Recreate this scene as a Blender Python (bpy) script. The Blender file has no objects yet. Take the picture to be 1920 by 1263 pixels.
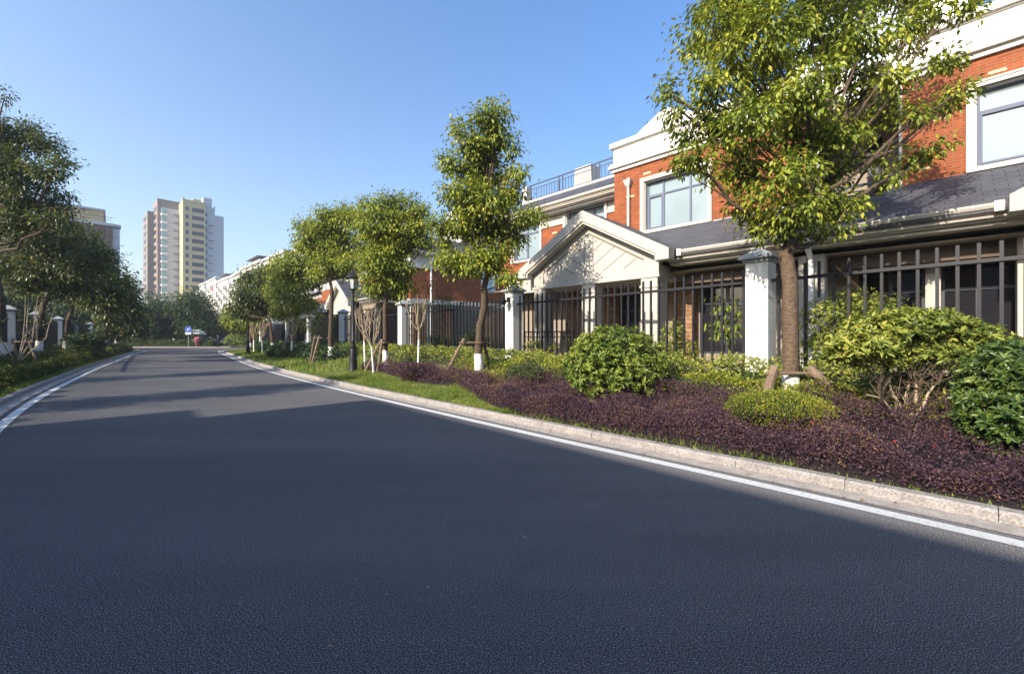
import bpy, math, random
import numpy as np
from mathutils import Vector
# ------------------------------------------------------------------ camera, world, sun, exposure
scene = bpy.context.scene
cam_d = bpy.data.cameras.new("camera"); cam = bpy.data.objects.new("camera", cam_d)
scene.collection.objects.link(cam); scene.camera = cam
cam.location = (0, 0, 1.5); cam.rotation_euler = (math.radians(90), 0, 0)
cam_d.sensor_width = 36; cam_d.lens = 15.0; cam_d.clip_start = 0.05; cam_d.clip_end = 3000
SUN_EL = math.radians(29.0)
SUNV = Vector((-0.714, -0.700, 0)).normalized()            # horizontal direction towards the sun
world = bpy.data.worlds.new("World"); scene.world = world; world.use_nodes = True
wn = world.node_tree.nodes; wl = world.node_tree.links
sky = wn.new("ShaderNodeTexSky"); sky.sky_type = 'NISHITA'; sky.sun_disc = False
sky.sun_elevation = SUN_EL; sky.sun_rotation = math.atan2(SUNV.x, SUNV.y)
sky.altitude = 0; sky.air_density = 1.0; sky.dust_density = 2.2; sky.ozone_density = 3.2
tint = wn.new("ShaderNodeMix"); tint.data_type = 'RGBA'; tint.blend_type = 'MULTIPLY'; tint.inputs[0].default_value = 1.0
tc = wn.new("ShaderNodeTexCoord"); sx = wn.new("ShaderNodeSeparateXYZ"); wl.new(tc.outputs["Generated"], sx.inputs[0])
tr_ = wn.new("ShaderNodeValToRGB"); tr_.color_ramp.elements[0].position = 0.0; tr_.color_ramp.elements[0].color = (1.36, 1.17, .98, 1)
tr_.color_ramp.elements[1].position = .62; tr_.color_ramp.elements[1].color = (1.03, 1.17, 1.22, 1); wl.new(sx.outputs[2], tr_.inputs[0]); wl.new(tr_.outputs[0], tint.inputs[7])
bg = wn["Background"]; wl.new(sky.outputs[0], tint.inputs[6])
pale = wn.new("ShaderNodeMix"); pale.data_type = 'RGBA'; pale.blend_type = 'MULTIPLY'; pale.inputs[0].default_value = 1.0   # hazier, paler sky on the sunny side
mr = wn.new("ShaderNodeMapRange"); mr.inputs[1].default_value = .25; mr.inputs[2].default_value = -.75; wl.new(sx.outputs[0], mr.inputs[0])
pr = wn.new("ShaderNodeValToRGB"); pr.color_ramp.elements[0].color = (1, 1, 1, 1); pr.color_ramp.elements[1].color = (1.0, 1.0, 1.0, 1); pr.color_ramp.elements[0].color = (.71, .84, 1.0, 1)
wl.new(mr.outputs[0], pr.inputs[0]); wl.new(tint.outputs[2], pale.inputs[6]); wl.new(pr.outputs[0], pale.inputs[7]); wl.new(pale.outputs[2], bg.inputs[0]); bg.inputs[1].default_value = 0.139
sd = bpy.data.lights.new("sun", 'SUN'); sd.energy = 5.0; sd.angle = math.radians(0.53); sd.color = (1.0, 0.89, 0.74)
sun = bpy.data.objects.new("sun", sd); scene.collection.objects.link(sun)
sdir = Vector((SUNV.x*math.cos(SUN_EL), SUNV.y*math.cos(SUN_EL), math.sin(SUN_EL)))
sun.rotation_euler = sdir.to_track_quat('Z', 'Y').to_euler(); sun.location = (-30, -30, 60)
scene.view_settings.view_transform = 'Standard'; scene.view_settings.look = 'None'
scene.view_settings.exposure = 0.97; scene.view_settings.gamma = 1.0
scene.cycles.max_bounces = 6; scene.cycles.transparent_max_bounces = 6
scene.cycles.use_denoising = True; scene.cycles.sample_clamp_indirect = 6.0
C = scene.collection
rng = np.random.default_rng(7); random.seed(7)

# ------------------------------------------------------------------ frames and helpers
F = 800.0                                                 # focal length in pixels of the 1920 px photograph
TH = math.radians(44.3); CT, ST = math.cos(TH), math.sin(TH)
def hx(u, q):                                             # along-the-street coordinate of image column u on the plane at distance q
    k = (u-960)/F; D = q/(k*CT+ST); return -D*(CT-k*ST)
def hD(u, q): return q/((u-960)/F*CT+ST)
def hz(u, v, q): return 1.5+(632-v)/F*hD(u, q)
def h2w(x, y, z=0.0):                                     # street frame -> world
    return Vector((x*ST+y*CT, -x*CT+y*ST, z))
HROT = math.atan2(-CT, ST)

def tag(o, label=None, cat=None, group=None, kind=None):
    if label: o["label"] = label
    if cat: o["category"] = cat
    if group: o["group"] = group
    if kind: o["kind"] = kind
    return o
def empty(name, loc, rz=0.0, label=None, cat=None, group=None, kind=None):
    o = bpy.data.objects.new(name, None); C.objects.link(o); o.location = loc; o.rotation_euler = (0, 0, rz)
    o.empty_display_size = .2
    return tag(o, label, cat, group, kind)
def copy_tree(o, parent=None):
    c = o.copy(); C.objects.link(c)
    if parent is not None: c.parent = parent
    for ch in list(o.children): copy_tree(ch, c)
    return c

class MB:
    def __init__(s, off=(0, 0, 0)): s.v = []; s.f = []; s.sm = []; s.off = off
    def add(s, vs, fs, smooth=False):
        b = len(s.v); ox, oy, oz = s.off
        s.v += [(a[0]-ox, a[1]-oy, a[2]-oz) for a in vs]; s.f += [tuple(b+i for i in f) for f in fs]
        s.sm += [smooth]*len(fs)
    def box(s, x0, x1, y0, y1, z0, z1):
        if x0 > x1: x0, x1 = x1, x0
        if y0 > y1: y0, y1 = y1, y0
        if z0 > z1: z0, z1 = z1, z0
        s.add([(x0,y0,z0),(x1,y0,z0),(x1,y1,z0),(x0,y1,z0),(x0,y0,z1),(x1,y0,z1),(x1,y1,z1),(x0,y1,z1)],
              [(0,3,2,1),(4,5,6,7),(0,1,5,4),(1,2,6,5),(2,3,7,6),(3,0,4,7)])
        return s
    def frustum(s, x, y, z0, z1, w0, w1, d0=None, d1=None):
        d0 = d0 or w0; d1 = d1 or w1
        s.add([(x-w0/2,y-d0/2,z0),(x+w0/2,y-d0/2,z0),(x+w0/2,y+d0/2,z0),(x-w0/2,y+d0/2,z0),
               (x-w1/2,y-d1/2,z1),(x+w1/2,y-d1/2,z1),(x+w1/2,y+d1/2,z1),(x-w1/2,y+d1/2,z1)],
              [(0,3,2,1),(4,5,6,7),(0,1,5,4),(1,2,6,5),(2,3,7,6),(3,0,4,7)]); return s
    def prism_y(s, pts, y0, y1):                          # polygon in x,z (counter-clockwise seen from -y) extruded along y
        n = len(pts); s.add([(p[0], y0, p[1]) for p in pts]+[(p[0], y1, p[1]) for p in pts],
              [tuple(range(n)), tuple(range(2*n-1, n-1, -1))]+[(i+n, (i+1) % n+n, (i+1) % n, i) for i in range(n)]); return s
    def prism_x(s, pts, x0, x1):                          # polygon in y,z extruded along x
        n = len(pts); s.add([(x0, p[0], p[1]) for p in pts]+[(x1, p[0], p[1]) for p in pts],
              [tuple(range(n-1, -1, -1)), tuple(range(n, 2*n))]+[(i, (i+1) % n, (i+1) % n+n, i+n) for i in range(n)]); return s
    def prism_z(s, pts, z0, z1):
        n = len(pts); s.add([(p[0], p[1], z0) for p in pts]+[(p[0], p[1], z1) for p in pts],
              [tuple(range(n-1, -1, -1)), tuple(range(n, 2*n))]+[(i, (i+1) % n, (i+1) % n+n, i+n) for i in range(n)]); return s
    def tube(s, pts, rad, n=8, cap=True):
        pts = [Vector(p) for p in pts]; m = len(pts)
        if not hasattr(rad, '__len__'): rad = [rad]*m
        vs = []; up = Vector((0.03, 0.02, 1)).normalized(); prev = None
        for i, p in enumerate(pts):
            t = (pts[min(i+1, m-1)]-pts[max(i-1, 0)]);
            if t.length < 1e-9: t = Vector((0, 0, 1))
            t.normalize()
            a = prev if prev is not None else (up.cross(t) if abs(t.z) < .95 else Vector((1, 0, 0)))
            a = (a-t*a.dot(t)); a.normalize(); prev = a; b = t.cross(a)
            for j in range(n):
                an = 2*math.pi*j/n; vs.append(tuple(p+(a*math.cos(an)+b*math.sin(an))*rad[i]))
        fs = [(i*n+j, i*n+(j+1) % n, (i+1)*n+(j+1) % n, (i+1)*n+j) for i in range(m-1) for j in range(n)]
        if cap: fs += [tuple(range(n-1, -1, -1)), tuple((m-1)*n+j for j in range(n))]
        s.add(vs, fs, True); return s
    def lathe(s, x, y, prof, n=16):                       # prof: (radius, z)
        vs = [(x+r*math.cos(2*math.pi*j/n), y+r*math.sin(2*math.pi*j/n), z) for r, z in prof for j in range(n)]
        m = len(prof); fs = [(i*n+j, i*n+(j+1) % n, (i+1)*n+(j+1) % n, (i+1)*n+j) for i in range(m-1) for j in range(n)]
        fs += [tuple(range(n-1, -1, -1)), tuple((m-1)*n+j for j in range(n))]
        s.add(vs, fs, True); return s
    def build(s, name, mat, parent=None, bevel=0.0):
        me = bpy.data.meshes.new(name); me.from_pydata(s.v, [], s.f)
        me.polygons.foreach_set('use_smooth', s.sm); me.update()
        if any(s.sm) and not all(s.sm): pass
        o = bpy.data.objects.new(name, me); C.objects.link(o); me.materials.append(mat)
        if parent is not None: o.parent = parent
        if any(s.sm):
            me.set_sharp_from_angle(angle=math.radians(38))
        if bevel > 0:
            m = o.modifiers.new("edge", 'BEVEL'); m.width = bevel; m.segments = 2; m.limit_method = 'ANGLE'; m.angle_limit = math.radians(40)
        return o

def pieces(name, m, par, off, boxes):
    for b in boxes: q = MB(off); q.box(*b); q.build(name, m, par)

def mesh_np(name, verts, faces_list, mat, parent=None, smooth=False, loc=None):
    me = bpy.data.meshes.new(name); nv = len(verts)
    me.vertices.add(nv); me.vertices.foreach_set('co', np.asarray(verts, dtype=np.float32).ravel())
    loops = np.concatenate([f.ravel() for f in faces_list]).astype(np.int32)
    tot = np.concatenate([np.full(len(f), f.shape[1]) for f in faces_list]).astype(np.int32)
    start = np.concatenate([[0], np.cumsum(tot)[:-1]]).astype(np.int32)
    me.loops.add(len(loops)); me.loops.foreach_set('vertex_index', loops)
    me.polygons.add(len(tot)); me.polygons.foreach_set('loop_start', start); me.polygons.foreach_set('loop_total', tot)
    me.polygons.foreach_set('use_smooth', np.full(len(tot), smooth)); me.update(); me.validate()
    me.materials.append(mat)
    o = bpy.data.objects.new(name, me); C.objects.link(o)
    if parent is not None: o.parent = parent
    if loc is not None: o.location = loc
    return o

def unit(a): return a/np.maximum(np.linalg.norm(a, axis=-1, keepdims=True), 1e-9)
def leaf_geo(P, Dr, Nm, L, W, fold=.12, rich=False):
    """arrays of leaves: base points, directions, normals, lengths, widths -> verts and faces"""
    n = len(P); Dr = unit(Dr); Sd = unit(np.cross(Dr, Nm)); Nn = np.cross(Sd, Dr)
    L = np.broadcast_to(L, (n,))[:, None]; W = np.broadcast_to(W, (n,))[:, None]
    if not rich:
        v = np.stack([P, P+Dr*L*.42+Sd*W*.5+Nn*W*fold, P+Dr*L-Nn*L*.06, P+Dr*L*.42-Sd*W*.5+Nn*W*fold], 1)
        i = np.arange(n)[:, None]*4
        return v.reshape(-1, 3), [np.concatenate([i+np.array([0, 1, 2]), i+np.array([0, 2, 3])])]
    v = np.stack([P, P+Dr*L*.3+Sd*W*.46+Nn*W*fold, P+Dr*L*.68+Sd*W*.44+Nn*W*fold, P+Dr*L-Nn*L*.1,
                  P+Dr*L*.68-Sd*W*.44+Nn*W*fold, P+Dr*L*.3-Sd*W*.46+Nn*W*fold], 1)
    i = np.arange(n)[:, None]*6
    return v.reshape(-1, 3), [np.concatenate([i+np.array([0, 1, 2, 3]), i+np.array([0, 3, 4, 5])])]
def rdir(n): return unit(rng.normal(size=(n, 3)))

# ------------------------------------------------------------------ materials
def mat(name, col, rough=.8, spec=.3, metal=0.0):
    m = bpy.data.materials.new(name); m.use_nodes = True; b = m.node_tree.nodes["Principled BSDF"]
    b.inputs["Base Color"].default_value = (*col, 1); b.inputs["Roughness"].default_value = rough
    b.inputs["Specular IOR Level"].default_value = spec; b.inputs["Metallic"].default_value = metal
    return m
def nd(m, t, **kw):
    n = m.node_tree.nodes.new(t)
    for k, v in kw.items():
        if k.startswith('i_'): n.inputs[k[2:]].default_value = v
        else: setattr(n, k, v)
    return n
def lk(m, a, b): m.node_tree.links.new(a, b)
def ramp(m, stops, fac):
    r = nd(m, "ShaderNodeValToRGB"); e = r.color_ramp.elements
    while len(e) < len(stops): e.new(.5)
    for i, (p, c) in enumerate(stops): e[i].position = p; e[i].color = (*c, 1)
    lk(m, fac, r.inputs[0]); return r
def coords(m, space="Object", scale=(1, 1, 1)):
    t = nd(m, "ShaderNodeTexCoord"); mp = nd(m, "ShaderNodeMapping"); mp.inputs["Scale"].default_value = scale
    lk(m, t.outputs[space], mp.inputs[0]); return mp.outputs[0]
def noise(m, vec, scale, detail=4, rough=.6):
    n = nd(m, "ShaderNodeTexNoise"); n.inputs["Scale"].default_value = scale; n.inputs["Detail"].default_value = detail
    n.inputs["Roughness"].default_value = rough; lk(m, vec, n.inputs[0]); return n.outputs[0]
def bump(m, h, strength=.3, dist=.01):
    b = nd(m, "ShaderNodeBump"); b.inputs["Strength"].default_value = strength; b.inputs["Distance"].default_value = dist
    lk(m, h, b.inputs["Height"]); lk(m, b.outputs[0], m.node_tree.nodes["Principled BSDF"].inputs["Normal"]); return b
def pb(m): return m.node_tree.nodes["Principled BSDF"]
def speckle(name, c0, c1, scale=3.0, rough=.85, bstr=.15, stain=None, spec=.25, fine=60):
    m = mat(name, c0, rough, spec); v = coords(m)
    n1 = noise(m, v, scale, 5); n2 = noise(m, v, fine, 2)
    mx = nd(m, "ShaderNodeMath", operation='ADD'); mx2 = nd(m, "ShaderNodeMath", operation='MULTIPLY'); mx2.inputs[1].default_value = .5
    lk(m, n1, mx.inputs[0]); lk(m, n2, mx.inputs[1]); lk(m, mx.outputs[0], mx2.inputs[0])
    r = ramp(m, [(.36, c0), (.62, c1)], mx2.outputs[0]); lk(m, r.outputs[0], pb(m).inputs[0]); bump(m, n2, bstr, .004)
    return m
def streaked(name, c, dark, amt=.35):
    """painted render with faint vertical run-off staining"""
    m = mat(name, c, .75, .3); v = coords(m, scale=(3.0, 3.0, .35)); n = noise(m, v, 2.2, 6, .65)
    v2 = coords(m); n2 = noise(m, v2, 9, 3)
    r = ramp(m, [(.42, (1, 1, 1)), (.72, dark)], n)
    r2 = ramp(m, [(.3, (.93, .93, .93)), (.7, (1, 1, 1))], n2)
    a = nd(m, "ShaderNodeMix", data_type='RGBA', blend_type='MULTIPLY'); a.inputs[0].default_value = amt
    a.inputs[6].default_value = (*c, 1); lk(m, r.outputs[0], a.inputs[7])
    b = nd(m, "ShaderNodeMix", data_type='RGBA', blend_type='MULTIPLY'); b.inputs[0].default_value = 1
    lk(m, a.outputs[2], b.inputs[6]); lk(m, r2.outputs[0], b.inputs[7]); lk(m, b.outputs[2], pb(m).inputs[0])
    bump(m, noise(m, v2, 120, 2), .08, .003); return m
def brick(name, c1, c2, mortar, bw, bh, ms=.006, accent=None, rough=.75):
    m = mat(name, c1, rough, .3); t = nd(m, "ShaderNodeTexCoord"); s = nd(m, "ShaderNodeSeparateXYZ"); lk(m, t.outputs["Object"], s.inputs[0])
    ad = nd(m, "ShaderNodeMath", operation='ADD'); lk(m, s.outputs[0], ad.inputs[0]); lk(m, s.outputs[1], ad.inputs[1])
    cb = nd(m, "ShaderNodeCombineXYZ"); lk(m, ad.outputs[0], cb.inputs[0]); lk(m, s.outputs[2], cb.inputs[1])
    b = nd(m, "ShaderNodeTexBrick"); b.offset = .5; lk(m, cb.outputs[0], b.inputs["Vector"])
    b.inputs["Color1"].default_value = (*c1, 1); b.inputs["Color2"].default_value = (*c2, 1); b.inputs["Mortar"].default_value = (*mortar, 1)
    b.inputs["Scale"].default_value = 1; b.inputs["Mortar Size"].default_value = ms; b.inputs["Mortar Smooth"].default_value = .1
    b.inputs["Brick Width"].default_value = bw; b.inputs["Row Height"].default_value = bh; b.inputs["Bias"].default_value = 0
    n = noise(m, t.outputs["Object"], 3.5, 5); r = ramp(m, [(.3, (.72, .72, .72)), (.7, (1.08, 1.05, 1.0))], n)
    x = nd(m, "ShaderNodeMix", data_type='RGBA', blend_type='MULTIPLY'); x.inputs[0].default_value = 1
    lk(m, b.outputs[0], x.inputs[6]); lk(m, r.outputs[0], x.inputs[7]); lk(m, x.outputs[2], pb(m).inputs[0])
    inv = nd(m, "ShaderNodeMath", operation='SUBTRACT'); inv.inputs[0].default_value = 1; lk(m, b.outputs[1], inv.inputs[1])
    bump(m, inv.outputs[0], .6, .006); return m
def leafmat(name, stops, rough=.45, trans=.35, tcol=1.6, spec=.35):
    m = mat(name, stops[0][1], rough, spec); g = nd(m, "ShaderNodeNewGeometry")
    v = coords(m); n = noise(m, v, 1.1, 2)
    a = nd(m, "ShaderNodeMath", operation='MULTIPLY'); a.inputs[1].default_value = .62; lk(m, g.outputs["Random Per Island"], a.inputs[0])
    b = nd(m, "ShaderNodeMath", operation='MULTIPLY_ADD'); b.inputs[1].default_value = .9; b.inputs[2].default_value = -.26
    lk(m, n, b.inputs[0]); s = nd(m, "ShaderNodeMath", operation='ADD'); lk(m, a.outputs[0], s.inputs[0]); lk(m, b.outputs[0], s.inputs[1])
    r = ramp(m, stops, s.outputs[0]); lk(m, r.outputs[0], pb(m).inputs[0])
    tr = nd(m, "ShaderNodeBsdfTranslucent"); hs = nd(m, "ShaderNodeHueSaturation"); hs.inputs["Value"].default_value = tcol
    hs.inputs["Hue"].default_value = .485; lk(m, r.outputs[0], hs.inputs["Color"]); lk(m, hs.outputs[0], tr.inputs[0])
    mx = nd(m, "ShaderNodeMixShader"); mx.inputs[0].default_value = trans; out = m.node_tree.nodes["Material Output"]
    lk(m, pb(m).outputs[0], mx.inputs[1]); lk(m, tr.outputs[0], mx.inputs[2]); lk(m, mx.outputs[0], out.inputs[0]); return m

M = {}
M['brick'] = brick('brick', (.26, .062, .013), (.185, .040, .010), (.27, .155, .095), .25, .063, .0045)
M['stone'] = brick('stone', (.22, .11, .055), (.33, .20, .11), (.12, .085, .06), .33, .13, .012)
M['tilebrown'] = brick('tilebrown', (.20, .13, .11), (.17, .11, .095), (.13, .09, .08), .4, .2, .01)
M['white'] = streaked('white', (.60, .575, .535), (.55, .52, .47), .22)
M['pillar'] = streaked('pillar', (.72, .71, .685), (.6, .58, .54), .25)
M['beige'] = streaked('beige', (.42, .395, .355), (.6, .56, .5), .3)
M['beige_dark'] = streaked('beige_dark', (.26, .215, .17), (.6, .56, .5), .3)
M['trim'] = streaked('trim', (.51, .475, .42), (.6, .56, .5), .2)
M['groove'] = mat('groove', (.16, .135, .11), .9)
M['capstone'] = speckle('capstone', (.22, .24, .26), (.34, .355, .37), 4, .8, .2)
M['cream'] = mat('cream', (.74, .56, .26), .7)
M['frame'] = mat('frame', (.11, .125, .18), .6, .15)
M['frame_dark'] = mat('frame_dark', (.03, .032, .045), .35, .5)
M['glass_pale'] = mat('glass_pale', (.20, .26, .285), .02, .45)
M['glass_dark'] = mat('glass_dark', (.014, .014, .018), .04, .7)
M['glass_blue'] = mat('glass_blue', (.30, .42, .52), .05, .9)
M['iron'] = speckle('iron', (.007, .007, .010), (.014, .014, .018), 6, .5, .05, spec=.35)
M['iron_brown'] = speckle('iron_brown', (.014, .010, .009), (.028, .019, .015), 5, .8, .3)
M['iron_blue'] = mat('iron_blue', (.05, .06, .09), .4, .5)
M['interior'] = mat('interior', (.10, .075, .058), .9)
M['void'] = mat('void', (.02, .018, .018), .9)
M['wood'] = speckle('wood', (.22, .12, .06), (.3, .17, .09), 8, .7, .2)
M['acwhite'] = mat('acwhite', (.78, .78, .76), .45, .4)
M['grille'] = mat('grille', (.12, .12, .13), .5)

def slate():
    m = mat('slate', (.05, .052, .062), .62, .35); v = coords(m, scale=(1, 1, 1))
    t = nd(m, "ShaderNodeTexCoord"); s = nd(m, "ShaderNodeSeparateXYZ"); lk(m, t.outputs["Object"], s.inputs[0])
    cb = nd(m, "ShaderNodeCombineXYZ"); lk(m, s.outputs[0], cb.inputs[0]); lk(m, s.outputs[2], cb.inputs[1])
    b = nd(m, "ShaderNodeTexBrick"); lk(m, cb.outputs[0], b.inputs["Vector"]); b.inputs["Scale"].default_value = 1
    b.inputs["Brick Width"].default_value = .34; b.inputs["Row Height"].default_value = .085; b.inputs["Mortar Size"].default_value = .006
    b.inputs["Color1"].default_value = (.050, .052, .066, 1); b.inputs["Color2"].default_value = (.072, .072, .085, 1); b.inputs["Mortar"].default_value = (.02, .02, .024, 1)
    n = noise(m, v, 1.3, 6, .7); r = ramp(m, [(.35, (.85, .85, .85)), (.66, (1.2, 1.2, 1.18)), (.74, (2.4, 2.5, 2.5))], n)
    x = nd(m, "ShaderNodeMix", data_type='RGBA', blend_type='MULTIPLY'); x.inputs[0].default_value = 1
    lk(m, b.outputs[0], x.inputs[6]); lk(m, r.outputs[0], x.inputs[7]); lk(m, x.outputs[2], pb(m).inputs[0])
    inv = nd(m, "ShaderNodeMath", operation='SUBTRACT'); inv.inputs[0].default_value = 1; lk(m, b.outputs[1], inv.inputs[1])
    bump(m, inv.outputs[0], .7, .012); return m
M['slate'] = slate()

def asphalt():
    m = mat('asphalt', (.05, .05, .05), .88, .22); v = coords(m)
    n1 = noise(m, v, 150, 1, .9); vs_ = coords(m, scale=(1, 1, 1)); vs_.node.inputs['Rotation'].default_value = (0, 0, math.radians(47)); vs_.node.inputs['Scale'].default_value = (.16, .9, 1); big = noise(m, vs_, 1.0, 5, .6); n3 = noise(m, v, 60, 2)
    r = ramp(m, [(.30, (.006, .007, .009)), (.45, (.028, .029, .035)), (.55, (.080, .080, .087)), (.66, (.24, .235, .24)), (.80, (.50, .49, .48))], n1)
    r2 = ramp(m, [(.3, (.78, .78, .80)), (.7, (1.22, 1.20, 1.17))], big)
    x = nd(m, "ShaderNodeMix", data_type='RGBA', blend_type='MULTIPLY'); x.inputs[0].default_value = 1
    lk(m, r.outputs[0], x.inputs[6]); lk(m, r2.outputs[0], x.inputs[7])
    # scattered pale stone chips
    vo = nd(m, "ShaderNodeTexVoronoi"); vo.inputs["Scale"].default_value = 34; lk(m, v, vo.inputs["Vector"])
    lt = nd(m, "ShaderNodeMath", operation='LESS_THAN'); lt.inputs[1].default_value = .16; lk(m, vo.outputs["Distance"], lt.inputs[0])
    sep = nd(m, "ShaderNodeSeparateColor"); lk(m, vo.outputs["Color"], sep.inputs[0])
    gt = nd(m, "ShaderNodeMath", operation='GREATER_THAN'); gt.inputs[1].default_value = .86; lk(m, sep.outputs[0], gt.inputs[0])
    an = nd(m, "ShaderNodeMath", operation='MULTIPLY'); lk(m, lt.outputs[0], an.inputs[0]); lk(m, gt.outputs[0], an.inputs[1])
    y = nd(m, "ShaderNodeMix", data_type='RGBA'); lk(m, an.outputs[0], y.inputs[0]); lk(m, x.outputs[2], y.inputs[6]); y.inputs[7].default_value = (.20, .195, .19, 1)
    lk(m, y.outputs[2], pb(m).inputs[0])
    h = nd(m, "ShaderNodeMath", operation='ADD'); lk(m, n1, h.inputs[0]); lk(m, n3, h.inputs[1]); return m
M['asphalt'] = asphalt(); pb(M['asphalt']).inputs['Diffuse Roughness'].default_value = 1.0
def paint_line():
    m = mat('road_paint', (.72, .73, .71), .6, .3); v = coords(m); n = noise(m, v, 26, 6, .8); n2 = noise(m, v, 1.4, 3)
    r = ramp(m, [(.30, (.16, .16, .17)), (.40, (.42, .43, .43)), (.50, (.55, .56, .55))], n); r2 = ramp(m, [(.3, (.86, .86, .86)), (.7, (1, 1, 1))], n2)
    x = nd(m, "ShaderNodeMix", data_type='RGBA', blend_type='MULTIPLY'); x.inputs[0].default_value = 1
    lk(m, r.outputs[0], x.inputs[6]); lk(m, r2.outputs[0], x.inputs[7]); lk(m, x.outputs[2], pb(m).inputs[0]); bump(m, noise(m, v, 90, 2), .5, .004); return m
M['paint'] = paint_line()
def granite(name, a, b, c):
    m = mat(name, a, .8, .3); v = coords(m); n1 = noise(m, v, 55, 3, .75); n2 = noise(m, v, 7, 4)
    r = ramp(m, [(.32, a), (.5, b), (.66, c)], n1); r2 = ramp(m, [(.3, (.72, .70, .68)), (.65, (1.05, 1.03, 1.0))], n2)
    x = nd(m, "ShaderNodeMix", data_type='RGBA', blend_type='MULTIPLY'); x.inputs[0].default_value = 1
    lk(m, r.outputs[0], x.inputs[6]); lk(m, r2.outputs[0], x.inputs[7]); lk(m, x.outputs[2], pb(m).inputs[0]); bump(m, n1, .5, .006); return m
M['kerb'] = granite('kerb', (.155, .142, .135), (.265, .248, .238), (.38, .36, .348))
M['gutter'] = granite('gutter', (.24, .215, .195), (.34, .31, .285), (.43, .40, .37))
M['soil'] = speckle('soil', (.035, .026, .016), (.075, .055, .03), 8, .95, .6)
M['turf'] = speckle('turf', (.035, .055, .012), (.17, .165, .06), 2.2, .95, .9, fine=28)
M['grass'] = leafmat('grass', [(.15, (.07, .12, .016)), (.5, (.14, .21, .028)), (.85, (.30, .29, .07))], .6, .3, 1.3)
M['purple'] = leafmat('purple', [(.08, (.020, .012, .018)), (.40, (.054, .030, .046)), (.66, (.105, .056, .068)), (.82, (.17, .085, .045)), (.95, (.20, .17, .06))], .5, .22, 1.4, .25)
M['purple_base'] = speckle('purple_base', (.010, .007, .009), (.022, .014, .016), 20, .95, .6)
M['red_leaf'] = leafmat('red_leaf', [(.2, (.25, .02, .02)), (.8, (.40, .05, .03))], .4, .3)
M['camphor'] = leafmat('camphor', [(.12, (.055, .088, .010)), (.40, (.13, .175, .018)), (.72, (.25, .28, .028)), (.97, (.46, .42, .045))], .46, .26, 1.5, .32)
M['camphor_dark'] = leafmat('camphor_dark', [(.12, (.020, .040, .009)), (.45, (.050, .078, .013)), (.75, (.10, .122, .018)), (.94, (.24, .19, .03))], .42, .32, 1.5, .4)  # darker greens, lowered further so the colour carries the left trees' shade
M['evergreen'] = leafmat('evergreen', [(.15, (.020, .042, .012)), (.5, (.042, .075, .018)), (.85, (.085, .12, .026))], .45, .3, 1.4)
M['pitto'] = leafmat('pitto', [(.12, (.038, .075, .012)), (.42, (.11, .165, .024)), (.70, (.24, .28, .040)), (.95, (.40, .41, .07))], .46, .26, 1.5, .38)
M['photinia'] = leafmat('photinia', [(.12, (.055, .090, .016)), (.42, (.16, .20, .030)), (.72, (.31, .33, .055)), (.90, (.44, .40, .09)), (.99, (.34, .10, .05))], .48, .28, 1.4, .38)
M['gold'] = leafmat('gold', [(.12, (.05, .085, .010)), (.45, (.13, .17, .016)), (.8, (.40, .37, .045))], .5, .3, 1.3, .3)
M['olive'] = leafmat('olive', [(.12, (.025, .045, .010)), (.5, (.065, .09, .016)), (.85, (.17, .16, .03))], .6, .2, 1.2, .2)
M['glossy'] = leafmat('glossy', [(.12, (.020, .046, .012)), (.45, (.055, .10, .020)), (.75, (.13, .18, .032)), (.95, (.28, .31, .06))], .38, .22, 1.4, .45)  # bush greens lowered; the shade on its lower part is put into the colour
M['juniper'] = leafmat('juniper', [(.12, (.025, .048, .018)), (.5, (.06, .085, .026)), (.85, (.15, .16, .04))], .6, .2, 1.3)
M['fallen'] = leafmat('fallen', [(.2, (.12, .06, .03)), (.6, (.26, .14, .06)), (.9, (.38, .28, .10))], .7, .1)
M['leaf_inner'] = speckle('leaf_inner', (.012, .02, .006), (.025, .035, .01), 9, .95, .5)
M['bare'] = speckle('bare', (.30, .23, .16), (.42, .34, .25), 9, .85, .3)
def bark(name, c0, c1, paint_h):
    m = mat(name, c0, .9, .15); t = nd(m, "ShaderNodeTexCoord"); mp = nd(m, "ShaderNodeMapping"); mp.inputs["Scale"].default_value = (6, 6, 14)
    lk(m, t.outputs["Object"], mp.inputs[0]); n = noise(m, mp.outputs[0], 2.4, 6, .7); mp2 = nd(m, "ShaderNodeMapping"); mp2.inputs["Scale"].default_value = (30, 30, 5)
    lk(m, t.outputs["Object"], mp2.inputs[0]); n2 = noise(m, mp2.outputs[0], 1.5, 4)
    r = ramp(m, [(.32, c0), (.68, c1)], n); s = nd(m, "ShaderNodeSeparateXYZ"); lk(m, t.outputs["Object"], s.inputs[0])
    ns = nd(m, "ShaderNodeMath", operation='MULTIPLY_ADD'); ns.inputs[1].default_value = .10; lk(m, n2, ns.inputs[0]); lk(m, s.outputs[2], ns.inputs[2])
    lt = nd(m, "ShaderNodeMath", operation='LESS_THAN'); lt.inputs[1].default_value = paint_h; lk(m, ns.outputs[0], lt.inputs[0])
    w = ramp(m, [(.30, (.42, .40, .36)), (.45, (.74, .73, .70))], n2)
    x = nd(m, "ShaderNodeMix", data_type='RGBA'); lk(m, lt.outputs[0], x.inputs[0]); lk(m, r.outputs[0], x.inputs[6]); lk(m, w.outputs[0], x.inputs[7])
    lk(m, x.outputs[2], pb(m).inputs[0]); ad = nd(m, "ShaderNodeMath", operation='ADD'); lk(m, n, ad.inputs[0]); lk(m, n2, ad.inputs[1]); bump(m, ad.outputs[0], .8, .02); return m
M['bark'] = bark('bark', (.040, .029, .021), (.115, .082, .058), .72)
M['bark_near'] = bark('bark_near', (.055, .038, .027), (.165, .115, .078), .47)
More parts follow.
